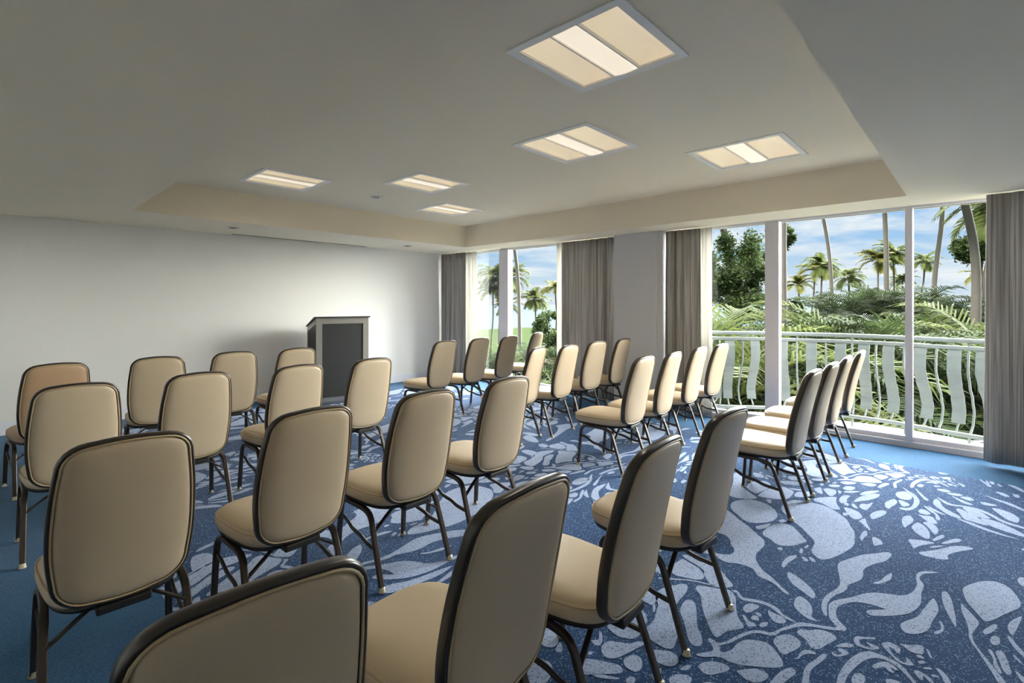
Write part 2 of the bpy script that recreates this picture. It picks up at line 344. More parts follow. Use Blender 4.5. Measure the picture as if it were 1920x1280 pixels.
for y in (SLOT[2], SLOT[3] - 0.006): box(bm, SLOT[0], SLOT[1], y, y + 0.006, H - 0.002, H + 0.03)
box(bm, SLOT[0], SLOT[1], SLOT[2], SLOT[3], H + 0.022, H + 0.03)
tag(put('slot_diffuser', bm, mat('slot_black', (0.01, 0.01, 0.01, 1), 0.6)), 'long thin black slot vent in the lower ceiling along the front wall', 'vent')

def build_walls():
    bm = bmesh.new(); box(bm, XL - 0.15, XW + 0.5, YF, YF + 0.15, -0.02, TZ + 0.3); tag(put('wall_front', bm, M_wall), kind='structure')
    bm = bmesh.new(); box(bm, XL - 0.15, XL, YB - 0.15, YF, -0.02, TZ + 0.3); tag(put('wall_left', bm, M_wall), kind='structure')
    bm = bmesh.new(); box(bm, XL, XW + 0.5, YB - 0.15, YB, -0.02, TZ + 0.3); tag(put('wall_back', bm, M_wall), kind='structure')
    bm = bmesh.new()
    box(bm, 6.295, XW + 0.15, 3.205, 3.865, 0, H); box(bm, 6.325, XW + 0.15, 3.125, 3.205, 0, H)
    box(bm, XW - 0.06, XW + 0.15, YF - 0.13, YF, 0, H)
    box(bm, XW - 0.06, XW + 0.15, YB, -0.9, 0, H)
    tag(put('wall_right', bm, M_grey), kind='structure')
    bm = bmesh.new(); box(bm, XL, XW - 0.06, YF - 0.014, YF, 0, 0.125); box(bm, XL, XW - 0.06, YF - 0.010, YF, 0.125, 0.148)
    tag(put('baseboard_front', bm, M_white), kind='structure')
    bm = bmesh.new(); box(bm, XL, XL + 0.014, YB, YF, 0, 0.148); tag(put('baseboard_left', bm, M_white), kind='structure')
build_walls()

# ---------------------------------------------------------------- windows
def glass_mat():
    m = bpy.data.materials.new('clear_glass'); m.use_nodes = True; nt = m.node_tree; nt.nodes.clear()
    o = nt.nodes.new('ShaderNodeOutputMaterial'); mx = nt.nodes.new('ShaderNodeMixShader'); t = nt.nodes.new('ShaderNodeBsdfTransparent'); g = nt.nodes.new('ShaderNodeBsdfGlossy')
    t.inputs[0].default_value = (0.95, 0.975, 0.97, 1); g.inputs['Roughness'].default_value = 0.0; g.inputs[0].default_value = (0.9, 0.9, 0.9, 1)
    f = nt.nodes.new('ShaderNodeFresnel'); f.inputs[0].default_value = 1.35
    mm = nt.nodes.new('ShaderNodeMath'); mm.operation = 'MULTIPLY'; mm.inputs[1].default_value = 0.5; nt.links.new(f.outputs[0], mm.inputs[0])
    nt.links.new(mm.outputs[0], mx.inputs[0]); nt.links.new(t.outputs[0], mx.inputs[1]); nt.links.new(g.outputs[0], mx.inputs[2]); nt.links.new(mx.outputs[0], o.inputs[0]); return m
M_glass = glass_mat()
def window(n, y0, y1, posts):
    bm = bmesh.new()
    box(bm, XW - 0.05, XW + 0.12, y0, y1, 0.0, 0.055); box(bm, XW + 0.0, XW + 0.06, y0, y1, 0.055, 0.10)
    box(bm, XW - 0.02, XW + 0.06, y0, y1, H - 0.02, H - 0.0)
    for a, b, dx in posts: box(bm, XW - dx, XW + 0.07, a, b, 0.055, H - 0.02)
    o = put('window_%d' % n, bm, M_frame); tag(o, kind='structure')
    ed = [y0] + [v for p in posts for v in (p[0], p[1])] + [y1]
    for k in range(0, len(ed), 2):
        bm = bmesh.new(); box(bm, XW + 0.025, XW + 0.035, ed[k] + 0.002, ed[k + 1] - 0.002, 0.10, H - 0.02)
        g = put('glass_pane', bm, M_glass, o)
window(1, 3.87, YF - 0.13, [(6.11, 6.33, 0.05)])
window(2, -0.9, 3.12, [(0.487, 0.547, 0.035), (1.72, 1.80, 0.03), (1.80, 1.88, 0.0)])

# ---------------------------------------------------------------- carpet
def speck_mat(name, base, dots, dens, scale, rough=0.95, mott=0.25):
    m = bpy.data.materials.new(name); m.use_nodes = True; nt = m.node_tree; p = nt.nodes['Principled BSDF']; N = nt.nodes.new; L = nt.links.new
    p.inputs['Roughness'].default_value = rough; p.inputs['Specular IOR Level'].default_value = 0.15; p.inputs['Sheen Weight'].default_value = 0.1
    tc = N('ShaderNodeTexCoord'); v = N('ShaderNodeTexVoronoi'); v.inputs['Scale'].default_value = scale; L(tc.outputs['Object'], v.inputs['Vector'])
    sp = N('ShaderNodeSeparateColor'); L(v.outputs['Color'], sp.inputs[0])
    gt = N('ShaderNodeMath'); gt.operation = 'GREATER_THAN'; gt.inputs[1].default_value = 1 - dens; L(sp.outputs[0], gt.inputs[0])
    nz = N('ShaderNodeTexNoise'); nz.inputs['Scale'].default_value = 160; nz.inputs['Detail'].default_value = 2; L(tc.outputs['Object'], nz.inputs['Vector'])
    rm = N('ShaderNodeMapRange'); rm.inputs[1].default_value = 0.3; rm.inputs[2].default_value = 0.7; rm.inputs[3].default_value = 1 - mott; rm.inputs[4].default_value = 1 + mott; L(nz.outputs['Fac'], rm.inputs[0])
    sc = N('ShaderNodeVectorMath'); sc.operation = 'SCALE'; sc.inputs[0].default_value = base[:3]; L(rm.outputs[0], sc.inputs['Scale'])
    mx = N('ShaderNodeMixRGB'); L(gt.outputs[0], mx.inputs[0]); L(sc.outputs[0], mx.inputs[1]); mx.inputs[2].default_value = dots
    L(mx.outputs[0], p.inputs['Base Color'])
    b = N('ShaderNodeBump'); b.inputs['Strength'].default_value = 0.5; b.inputs['Distance'].default_value = 0.003; L(nz.outputs['Fac'], b.inputs['Height']); L(b.outputs[0], p.inputs['Normal'])
    return m
M_navy = speck_mat('carpet_navy', lin(18, 59, 105), lin(112, 148, 182), 0.09, 230, mott=0.35)
M_border = speck_mat('carpet_border', lin(34, 84, 124), lin(50, 104, 146), 0.15, 260, mott=0.25)
M_pale = speck_mat('carpet_pale', lin(158, 174, 206), lin(90, 112, 150), 0.12, 230, mott=0.12)
PX0, PX1, PY0, PY1 = 0.62, 5.645, -2.3, 7.30
def clip(P, ax, lim, sgn):
    out = []; n = len(P)
    for i in range(n):
        a, b = P[i - 1], P[i]; da = (a[ax] - lim) * sgn; db = (b[ax] - lim) * sgn
        if (da >= 0) != (db >= 0):
            t = da / (da - db); out.append((a[0] + (b[0] - a[0]) * t, a[1] + (b[1] - a[1]) * t))
        if db >= 0: out.append(b)
    return out
def build_floor():
    bm = bmesh.new()
    grid_mesh(bm, [XL, PX0, PX1, XW + 0.0], [YB, PY0, PY1, YF], 0.0, lambda x, y: PX0 < x < PX1 and PY0 < y < PY1, mi=0)
    grid_mesh(bm, [PX0, PX1], [PY0, PY1], 0.0, lambda x, y: False, mi=1)
    cells = []
    for line in PATTERN.strip().split('\n'):
        q = [int(v) / 1000 for v in line.split()]; P = list(zip(q[0::2], q[1::2])); n = len(P); S = []
        for i in range(n):
            p0, p1, p2, p3 = P[i - 1], P[i], P[(i + 1) % n], P[(i + 2) % n]
            for t in (0, 1 / 3, 2 / 3):
                S.append(tuple(0.5 * ((2 * p1[k]) + (-p0[k] + p2[k]) * t + (2 * p0[k] - 5 * p1[k] + 4 * p2[k] - p3[k]) * t * t + (-p0[k] + 3 * p1[k] - 3 * p2[k] + p3[k]) * t ** 3) for k in (0, 1)))
        cells.append(S)
    for b in range(-3, 5):
        for a in range(-4, 5):
            ox = 2.81 * a + 1.39 * b; oy = 1.966 * b
            for S in cells:
                P = [(x + ox, y + oy) for x, y in S]
                xs = [p[0] for p in P]; ys = [p[1] for p in P]
                if max(xs) < PX0 + .02 or min(xs) > PX1 - .02 or max(ys) < PY0 or min(ys) > PY1 - .02: continue
                if min(xs) < PX0: P = clip(P, 0, PX0, 1)
                if max(xs) > PX1: P = clip(P, 0, PX1, -1)
                if min(ys) < PY0: P = clip(P, 1, PY0, 1)
                if max(ys) > PY1: P = clip(P, 1, PY1, -1)
                Q = [p for i, p in enumerate(P) if abs(p[0] - P[i - 1][0]) + abs(p[1] - P[i - 1][1]) > 1e-4]
                if len(Q) < 3: continue
                f = bm.faces.new([bm.verts.new((p[0], p[1], 0.0015)) for p in Q]); f.material_index = 2
                f.normal_update()
                if f.normal.z < 0: f.normal_flip()
    tag(put('floor', bm, None, mats=[M_border, M_navy, M_pale]), kind='structure')
build_floor()

# ---------------------------------------------------------------- ceiling lights
M_reflect = mat('troffer_reflector', lin(250, 236, 208), 0.5, emit=(1.0, 0.83, 0.58, 1), estr=0.185)
M_basket = mat('troffer_diffuser', lin(255, 248, 232), 0.6, emit=(1.0, 0.86, 0.66, 1), estr=0.33)
M_trim = mat('troffer_trim', lin(245, 244, 240), 0.5)
LAMP_W = 13.0
def troffer(label, x, y, s):
    t = thing('ceiling_light', (x, y, TZ), 0, label, 'ceiling light', 'square recessed ceiling lights')
    h = s / 2; i = h - 0.045; dz = 0.075
    bm = bmesh.new()
    for a in (0, 1):
        for sg in (-1, 1):
            if a: box(bm, -h, h, *sorted((sg * i, sg * h)), -0.008, 0.004)
            else: box(bm, *sorted((sg * i, sg * h)), -i, i, -0.008, 0.004)
    # inner lip
    for a in (0, 1):
        for sg in (-1, 1):
            if a: box(bm, -i, i, *sorted((sg * (i - .006), sg * i)), -0.003, 0.02)
            else: box(bm, *sorted((sg * (i - .006), sg * i)), -i, i, -0.003, 0.02)
    put('frame', bm, M_trim, t)
    bm = bmesh.new(); w = i - 0.005
    # two curved bays along x, vaulted upward
    for sg in (-1, 1):
        y0, y1 = 0.085, w; prof = []
        for k in range(13):
            q = k / 12; prof.append((y0 + (y1 - y0) * q, 0.01 + dz * math.sin(math.pi * min(1, q * 1.0)) ** 0.7 if 0 < k < 12 else 0.01))
        A = [bm.verts.new((-w, sg * p[0], p[1])) for p in prof]; A2 = [bm.verts.new((-w + 0.035, sg * p[0], p[1])) for p in prof]; B2 = [bm.verts.new((w - 0.035, sg * p[0], p[1])) for p in prof]
        Bv = [bm.verts.new((w, sg * p[0], p[1])) for p in prof]
        lo1 = [bm.verts.new((-w, sg * p[0], 0.008)) for p in prof]; lo2 = [bm.verts.new((w, sg * p[0], 0.008)) for p in prof]
        for k in range(12):
            bm.faces.new((A2[k], A2[k + 1], B2[k + 1], B2[k]))
            bm.faces.new((lo1[k], lo1[k + 1], A2[k + 1], A2[k])); bm.faces.new((B2[k], B2[k + 1], lo2[k + 1], lo2[k]))
        for vv in A + Bv: bm.verts.remove(vv)
    put('reflector', bm, M_reflect, t, smooth=True)
    bm = bmesh.new(); prof = [(0.078 * math.cos(math.pi * k / 10), 0.006 - 0.012 * math.sin(math.pi * k / 10)) for k in range(11)]
    A = [bm.verts.new((-w, *p)) for p in prof]; B = [bm.verts.new((w, *p)) for p in prof]
    for k in range(10): bm.faces.new((A[k], A[k + 1], B[k + 1], B[k]))
    put('diffuser', bm, M_basket, t, smooth=True)
    bm = bmesh.new()
    for sg in (-1, 1): box(bm, -w, w, *sorted((sg * .078, sg * .087)), -0.006, 0.03)
    put('divider', bm, M_trim, t)
    bm = bmesh.new(); box(bm, -w - .002, w + .002, -w - .002, w + .002, 0.10, 0.104)
    put('housing', bm, M_trim, t)
    l = bpy.data.lights.new('lamp', 'SPOT'); l.energy = LAMP_W; l.color = (1.0, 0.90, 0.76); l.spot_size = math.radians(165); l.spot_blend = 1.0; l.shadow_soft_size = 0.0
    lo = bpy.data.objects.new('lamp', l); COL.objects.link(lo); lo.parent = t; lo.location = (0, 0, -0.02)
LL = ['large square ceiling light nearest the camera, cut by the top edge', 'square ceiling light in the middle of the raised ceiling, behind the nearest one', 'square ceiling light on the right side, nearest the big balcony window',
      'square ceiling light farthest left, near the front wall step', 'square ceiling light left of centre beside the small recessed spotlight', 'smallest square ceiling light, in the far corner of the raised ceiling']
for l, s in zip(LAMPS, LL): troffer(s, *l)
M_chr = mat('spot_chrome', lin(190, 188, 182), 0.25, metal=1.0); M_bulb = mat('spot_lamp', (1, 1, 1, 1), 0.5, emit=(1, 0.93, 0.8, 1), estr=1.5)
for x, y, z, lb in DOWN:
    t = thing('recessed_spotlight', (x, y, z), 0, lb, 'spotlight', 'small recessed spotlights')
    bm = bmesh.new(); n = 24; pr = [(0.078, 0.0), (0.076, -0.006), (0.054, -0.007), (0.047, 0.0), (0.040, 0.04), (0.030, 0.055)]
    R_ = [[bm.verts.new((r * math.cos(2 * math.pi * k / n), r * math.sin(2 * math.pi * k / n), zz)) for k in range(n)] for r, zz in pr]
    for a, b in zip(R_, R_[1:]):
        for k in range(n): bm.faces.new((a[k], a[(k + 1) % n], b[(k + 1) % n], b[k]))
    fixn(bm); put('trim_ring', bm, M_chr, t, smooth=True)
    bm = bmesh.new(); bmesh.ops.create_uvsphere(bm, u_segments=16, v_segments=8, radius=0.026)
    for v in bm.verts: v.co.z = v.co.z * 0.6 + 0.035
    put('bulb', bm, M_bulb, t, smooth=True)
# ---------------------------------------------------------------- banquet chairs
M_vinyl = mat('cream_vinyl', lin(199, 179, 149), 0.40, bump=0.12, bscale=900, var=0.05, vscale=8, spec=0.5)
M_pipe = mat('cream_piping', lin(186, 164, 128), 0.5)
M_edge = mat('dark_back_edge', lin(58, 50, 44), 0.30, spec=0.6, var=0.1, vscale=20)
M_leg = mat('bronze_leg', lin(74, 66, 60), 0.32, metal=0.55, var=0.12, vscale=40)
M_black = mat('black_pan', lin(34, 32, 31), 0.5)
M_glide = mat('clear_glide', lin(196, 186, 160), 0.2, spec=0.8)
BW, BZ0, BZ1, BY, BL = 0.422, 0.400, 1.000, 0.240, 0.121
NB = 80
def _half(z):
    q = (z - BZ0) / (BZ1 - BZ0); k = q - 0.42
    return BW / 2 * (1 - (0.17 * (k / 0.58) ** 2 if k > 0 else 0.17 * (k / 0.42) ** 2))
def _res():
    rt, rb = 0.090, 0.110; fine = []
    def corner(cz, r, a0, a1, top):
        for k in range(25):
            a = math.radians(a0 + (a1 - a0) * k / 24); fine.append((math.cos(a), r, cz + r * math.sin(a)))
    pts = []
    zt = BZ1 - rt; zb = BZ0 + rb
    for k in range(40): pts.append((1, zb + (zt - zb) * k / 40, 0))
    right = [Vector((_half(z), z)) for _, z, _ in pts]
    h = _half(zt)
    top = [Vector((h - rt + rt * math.cos(math.radians(90 * k / 20)) * 1.0 - 0.0, zt + rt * math.sin(math.radians(90 * k / 20)) * 0.92)) for k in range(21)]
    crown = [Vector(((h - rt) * (1 - k / 10), zt + rt * (0.92 + 0.08 * (1 - (1 - k / 10) ** 2)))) for k in range(1, 11)]
    hb = _half(zb)
    botc = [Vector((hb - rb + rb * math.sin(math.radians(90 * k / 20)), zb - rb * math.cos(math.radians(90 * k / 20)) * 0.93)) for k in range(20)]
    bot = [Vector(((hb - rb) * k / 10, zb - rb * (0.93 + 0.07 * (1 - (k / 10) ** 2)))) for k in range(10)]
    hr = bot + botc + right + top + crown
    fl = hr + [Vector((-p.x, p.y)) for p in hr[1:-1]][::-1]
    L = [0]; n = len(fl)
    for i in range(n): L.append(L[-1] + (fl[(i + 1) % n] - fl[i]).length)
    out = []; j = 0
    for k in range(NB):
        q = L[-1] * k / NB
        while L[j + 1] < q: j += 1
        out.append(fl[j % n].lerp(fl[(j + 1) % n], (q - L[j]) / (L[j + 1] - L[j] + 1e-12)))
    return out
OUT = _res()
def inset(d):
    r = []
    for i in range(NB):
        t = OUT[(i + 1) % NB] - OUT[i - 1]; t.normalize(); r.append(OUT[i] + Vector((-t.y, t.x)) * d)
    return r
def backy(z, x=0):
    s = (z - BZ0) / (BZ1 - BZ0); s = max(0, s)
    return -(BY + BL * s ** 1.5) + 0.012 * (1 - (x / 0.21) ** 2) * -1
def ringset(bm, specs):
    rs = []
    for pts, yo in specs:
        rs.append([bm.verts.new((p.x, backy(p.y, p.x) + (yo[i] if isinstance(yo, list) else yo), p.y)) for i, p in enumerate(pts)])
    for a, b in zip(rs, rs[1:]):
        for k in range(NB): bm.faces.new((a[k], a[(k + 1) % NB], b[(k + 1) % NB], b[k]))
    return rs
def pillow(bm, edge_in, sgn, y0, bulge):
    base = inset(edge_in); c = Vector((0, (BZ0 + BZ1) / 2)); sp = [(base, sgn * (y0 - 0.006)), (base, sgn * y0)]
    for d, q in ((0.004, .28), (0.010, .48), (0.022, .66), (0.040, .80)): sp.append((inset(edge_in + d), sgn * (y0 + bulge * q)))
    b2 = inset(edge_in + 0.04)
    for r, q in ((0.85, .88), (0.65, .95), (0.42, .99), (0.2, 1.0)): sp.append(([c + (p - c) * r for p in b2], sgn * (y0 + bulge * q)))
    rs = ringset(bm, sp); m = bm.verts.new((0, backy(c.y, 0) + sgn * (y0 + bulge), c.y))
    for k in range(NB): bm.faces.new((rs[-1][k], rs[-1][(k + 1) % NB], m))
def make_chair(label, group):
    t = thing('banquet_chair', (0, 0, 0), 0, label, 'chair', group)
    # backrest: front cushion and rear panel in one upholstered pad
    bm = bmesh.new(); pillow(bm, 0.008, 1, 0.012, 0.026); pillow(bm, 0.0160, -1, 0.0165, 0.017); fixn(bm)
    br = put('backrest', bm, M_vinyl, t, smooth=True)
    bm = bmesh.new(); base = inset(0.0125)
    path = [Vector((p.x, backy(p.y, p.x) - 0.0205, p.y)) for p in base]; sweep(bm, path, circ(0.0036, 6), up=Vector((0, 1, 0)), closed=True)
    path = [Vector((p.x, backy(p.y, p.x) + 0.0145, p.y)) for p in inset(0.007)]; sweep(bm, path, circ(0.0036, 6), up=Vector((0, 1, 0)), closed=True)
    fixn(bm); put('piping', bm, M_pipe, br, smooth=True)
    bm = bmesh.new()
    rs = ringset(bm, [(inset(0.018), -0.010), (inset(0.0105), -0.016), (inset(0.006), -0.0200), (inset(0.001), -0.0185), (inset(-0.002), -0.012), (inset(-0.003), -0.002), (inset(-0.002), 0.010), (inset(0.002), 0.0155), (inset(0.009), 0.015), (inset(0.014), 0.008)])
    for k in range(NB): bm.faces.new((rs[-1][k], rs[-1][(k + 1) % NB], rs[0][(k + 1) % NB], rs[0][k]))
    fixn(bm); put('back_frame', bm, M_edge, t, smooth=True)
    # seat cushion
    def seat_out(d, n=56):
        o = []
        for k in range(n):
            a = 2 * math.pi * k / n; ex = 3.6; c = math.copysign(abs(math.cos(a)) ** (2 / ex), math.cos(a)); s = math.copysign(abs(math.sin(a)) ** (2 / ex), math.sin(a))
            y = 0.008 + s * (0.250 - d); w = (0.212 + 0.018 * s) - d; o.append((c * w, y + (0.018 * (1 - c * c) if s > 0 else 0)))
        return o
    def loft(bm, rings):
        R = [[bm.verts.new((x, y, z)) for x, y in o] for o, z in rings]
        for a, b in zip(R, R[1:]):
            for k in range(len(a)): bm.faces.new((a[k], a[(k + 1) % len(a)], b[(k + 1) % len(a)], b[k]))
        bm.faces.new(R[0][::-1]); bm.faces.new(R[-1])
    bm = bmesh.new()
    loft(bm, [(seat_out(0.012), 0.392), (seat_out(0.002), 0.398), (seat_out(-0.004), 0.415), (seat_out(-0.004), 0.435), (seat_out(0.001), 0.448), (seat_out(0.003), 0.4485), (seat_out(0.008), 0.459), (seat_out(0.018), 0.467), (seat_out(0.035), 0.4735), (seat_out(0.07), 0.478), (seat_out(0.12), 0.4805), (seat_out(0.17), 0.4815)])
    fixn(bm); st = put('seat', bm, M_vinyl, t, smooth=True)
    bm = bmesh.new(); sweep(bm, [Vector((x, y, 0.449)) for x, y in seat_out(-0.0015)], circ(0.0028, 6), closed=True); fixn(bm); put('piping', bm, M_pipe, st, smooth=True)
    bm = bmesh.new()
    loft(bm, [(seat_out(0.03), 0.372), (seat_out(0.010), 0.376), (seat_out(0.004), 0.392), (seat_out(0.012), 0.395)]); fixn(bm)
    put('seat_pan', bm, M_black, t, smooth=True)
    bm = bmesh.new()
    box(bm, -0.08, 0.08, -0.272, -0.14, 0.366, 0.396, bev=0.006)
    put('back_bracket', bm, M_black, t)
    # legs
    sec = rrect(0.021, 0.028, 0.005); sec2 = rrect(0.018, 0.026, 0.004)
    for sx in (-1, 1):
        X = 0.203
        fp = [(sx * X, 0.0, 0.364), (sx * X, 0.08, 0.364), (sx * (X + .003), 0.118, 0.358), (sx * (X + .006), 0.143, 0.338), (sx * (X + .008), 0.154, 0.305), (sx * (X + .012), 0.163, 0.20), (sx * (X + .017), 0.178, 0.012)]
        bm = bmesh.new(); sweep(bm, spline(fp, 6), sec, up=Vector((1, 0, 0))); fixn(bm); l1 = put('leg', bm, M_leg, t, smooth=False)
        rp = [(sx * X, 0.0, 0.364), (sx * X, -0.07, 0.363), (sx * (X + .003), -0.125, 0.352), (sx * (X + .006), -0.155, 0.325), (sx * (X + .008), -0.172, 0.285), (sx * (X + .012), -0.21, 0.18), (sx * (X + .017), -0.268, 0.012)]
        bm = bmesh.new(); sweep(bm, spline(rp, 6), sec, up=Vector((1, 0, 0))); fixn(bm); l2 = put('leg', bm, M_leg, t, smooth=False)
        for l, (gx, gy) in ((l1, (sx * (X + .0175), 0.179)), (l2, (sx * (X + .0175), -0.272))):
            bm = bmesh.new(); R = []
            for r, z in ((0.013, 0.0018), (0.018, 0.003), (0.018, 0.008), (0.015, 0.014), (0.0145, 0.026)): R.append([bm.verts.new((gx + r * math.cos(math.pi * k / 8), gy + r * math.sin(math.pi * k / 8), z)) for k in range(16)])
            for a, b in zip(R, R[1:]):
                for k in range(16): bm.faces.new((a[k], a[(k + 1) % 16], b[(k + 1) % 16], b[k]))
            bm.faces.new(R[0][::-1]); bm.faces.new(R[-1]); put('foot_glide', bm, M_glide, l, smooth=True)
        # wavy side stretcher
        sp = [(sx * (X + .009), 0.156, 0.272), (sx * (X + .008), 0.10, 0.262), (sx * (X + .006), 0.045, 0.232), (sx * (X + .006), 0.005, 0.222), (sx * (X + .006), -0.05, 0.214), (sx * (X + .008), -0.11, 0.196), (sx * (X + .011), -0.206, 0.188)]
        bm = bmesh.new(); sweep(bm, spline(sp, 5), rrect(0.020, 0.013, 0.004), up=Vector((1, 0, 0))); fixn(bm); put('side_stretcher', bm, M_leg, t, smooth=False)
        # brace to the seat pan
        bm = bmesh.new(); sweep(bm, [(sx * (X + .004), -0.178, 0.272), (sx * 0.09, -0.16, 0.352), (sx * 0.03, -0.155, 0.366)], rrect(0.02, 0.01, 0.003)); fixn(bm); put('brace', bm, M_leg, t)
    return t
CH_POS = {
 'L': [[(0.372, 5.490, 5.6), (1.100, 5.489, -8.2), (1.700, 5.522, -5.7), (2.239, 5.474, -0.0)],
       [(0.382, 4.098, -0.2), (0.996, 4.118, 0.0), (1.615, 4.046, 2.2), (2.229, 4.053, 3.0)],
       [(0.361, 2.496, -1.1), (0.980, 2.470, 1.8), (1.600, 2.460, 0.4), (2.239, 2.479, 0.7)],
       [(0.345, 1.220, -4.5), (0.936, 1.194, 2.0), (1.523, 1.135, 3.5), (2.224, 1.143, -2.4)]],
 'R': [[(3.907, 5.167, 4.8), (4.494, 5.183, 6.8), (5.074, 5.190, 6.9), (5.964, 5.450, 13.5)],
       [(3.920, 3.720, 13.9), (4.439, 3.666, 5.2), (5.158, 3.744, -2.4), (5.739, 3.747, 3.9)],
       [(3.915, 2.463, 1.6), (4.444, 2.453, 4.0), (5.155, 2.491, 1.7), (5.771, 2.487, -1.2)],
       [(3.924, 1.186, -0.1), (4.509, 1.185, 0.1), (5.119, 1.190, 1.5), (5.816, 1.190, 1.7)]]}
ROWN = ['front row', 'second row', 'third row', 'last row']
SEAT = {'L': ['far left seat', 'second seat from left', 'third seat from left', 'right seat beside the aisle'],
        'R': ['left seat beside the aisle', 'second seat from left', 'third seat from left', 'far right seat by the windows']}
proto = None
for b, bn in (('L', 'left block'), ('R', 'right block')):
    for r in range(4):
        for s in range(4):
            lb = 'cream chair, %s in the %s of the %s' % (SEAT[b][s], ROWN[r], bn)
            g = 'cream banquet chairs set out in rows'; x, y, a = CH_POS[b][r][s]
            if proto is None:
                proto = make_chair(lb, g); proto.location = (x, y, 0); proto.rotation_euler = (0, 0, math.radians(a)); index_kids(proto)
            else: dup(proto, (x, y, 0), math.radians(a), lb, g)
M_vinyl_warm = mat('warm_lit_vinyl', lin(184, 152, 118), 0.42, bump=0.12, bscale=900, var=0.05, vscale=8)  # copy of the cream vinyl, warm light at this seat mixed into the colour
proto['label'] = 'warm-lit cream banquet chair, far left seat in the front row of the left block'
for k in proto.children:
    if k.name.split('.')[0] in ('backrest', 'seat'): k.material_slots[0].link = 'OBJECT'; k.material_slots[0].material = M_vinyl_warm

# ---------------------------------------------------------------- lectern
def lectern():
    A = FW * 7.35 + RT * ((593 - 960) / FPX * 7.35); B = FW * 7.80 + RT * ((691 - 960) / FPX * 7.80)
    ang = math.atan2(B.y - A.y, B.x - A.x); w = (B - A).length
    t = thing('lectern', (A.x, A.y, 0), ang, 'dark panelled lectern with grey metal frame standing before the front wall', 'lectern')
    M_f = mat('lectern_frame', lin(150, 148, 140), 0.4, metal=0.25); M_p = mat('lectern_panel', lin(44, 45, 44), 0.65, var=0.25, vscale=14, bump=0.3, bscale=120); M_t = mat('lectern_top', lin(60, 58, 56), 0.4); M_b = mat('lectern_base', lin(92, 97, 106), 0.6, var=0.1, vscale=20)
    D = 0.56; Hf = 1.235; Hb = 1.09
    bm = bmesh.new()
    fw = 0.085
    # front frame rails (local -y faces the chairs, wall is +y)
    box(bm, 0, fw, 0, 0.03, 0.05, Hf); box(bm, w - fw, w, 0, 0.03, 0.05, Hf); box(bm, fw, w - fw, 0, 0.03, Hf - 0.085, Hf)
    for x0 in (0.0, w - 0.03):
        v = [(0.03, Hf), (D, Hb), (D, Hb - 0.08), (0.03, Hf - 0.085)]
        a = [bm.verts.new((x0, y, z)) for y, z in v]; b = [bm.verts.new((x0 + 0.03, y, z)) for y, z in v]
        bm.faces.new(a); bm.faces.new(b[::-1])
        for k in range(4): bm.faces.new((a[k], b[k], b[(k + 1) % 4], a[(k + 1) % 4]))
        box(bm, x0, x0 + 0.03, D - 0.045, D, 0.05, Hb - 0.08)
    fixn(bm); put('frame', bm, M_f, t)
    bm = bmesh.new(); box(bm, fw, w - fw, 0.010, 0.026, 0.05, Hf - 0.085); put('front_panel', bm, M_p, t)
    for x0 in (0.008, w - 0.022):
        bm = bmesh.new(); v = [(0.03, 0.05), (D - 0.045, 0.05), (D - 0.045, Hb - 0.062), (0.03, Hf - 0.085)]
        a = [bm.verts.new((x0, y, z)) for y, z in v]; b = [bm.verts.new((x0 + 0.014, y, z)) for y, z in v]
        bm.faces.new(a); bm.faces.new(b[::-1])
        for k in range(4): bm.faces.new((a[k], b[k], b[(k + 1) % 4], a[(k + 1) % 4]))
        fixn(bm); put('side_panel', bm, M_p, t)
    bm = bmesh.new(); v = [(-0.02, Hf + 0.004), (0.05, Hf + 0.004), (D + 0.0, Hb + 0.004), (D + 0.0, Hb + 0.022), (0.05, Hf + 0.024), (-0.02, Hf + 0.024)]
    a = [bm.verts.new((-0.02, y, z)) for y, z in v]; b = [bm.verts.new((w + 0.02, y, z)) for y, z in v]
    bm.faces.new(a); bm.faces.new(b[::-1])
    for k in range(6): bm.faces.new((a[k], b[k], b[(k + 1) % 6], a[(k + 1) % 6]))
    fixn(bm); put('reading_top', bm, M_t, t)
    bm = bmesh.new(); box(bm, -0.02, w + 0.02, -0.30, D, 0.002, 0.05, bev=0.006); put('base', bm, M_b, t)
lectern()

# ---------------------------------------------------------------- curtains
def cloth_mat(name, c1, c2, transl, freq=260):
    m = bpy.data.materials.new(name); m.use_nodes = True; nt = m.node_tree; N = nt.nodes.new; L = nt.links.new; p = nt.nodes['Principled BSDF']; out = nt.nodes['Material Output']
    p.inputs['Roughness'].default_value = 0.9; p.inputs['Specular IOR Level'].default_value = 0.1
    tc = N('ShaderNodeTexCoord'); mp = N('ShaderNodeMapping'); mp.inputs['Scale'].default_value = (freq, freq, 1.2); L(tc.outputs['Object'], mp.inputs[0])
    nz = N('ShaderNodeTexNoise'); nz.inputs['Scale'].default_value = 0.6; nz.inputs['Detail'].default_value = 3; L(mp.outputs[0], nz.inputs['Vector'])
    cr = N('ShaderNodeValToRGB'); cr.color_ramp.elements[0].position = 0.36; cr.color_ramp.elements[1].position = 0.64; cr.color_ramp.elements[0].color = c1; cr.color_ramp.elements[1].color = c2
    L(nz.outputs['Fac'], cr.inputs[0]); L(cr.outputs[0], p.inputs['Base Color'])
    t = N('ShaderNodeBsdfTranslucent'); L(cr.outputs[0], t.inputs[0]); mx = N('ShaderNodeMixShader'); mx.inputs[0].default_value = transl
    L(p.outputs[0], mx.inputs[1]); L(t.outputs[0], mx.inputs[2]); L(mx.outputs[0], out.inputs[0]); return m
M_linen = cloth_mat('striped_linen', lin(126, 122, 117), lin(188, 184, 180), 0.17)
M_linen_lit = cloth_mat('backlit_linen', lin(186, 184, 178), lin(222, 220, 214), 0.45, 180)  # paler copy of the linen, backlight on the curtain edges put into its colour
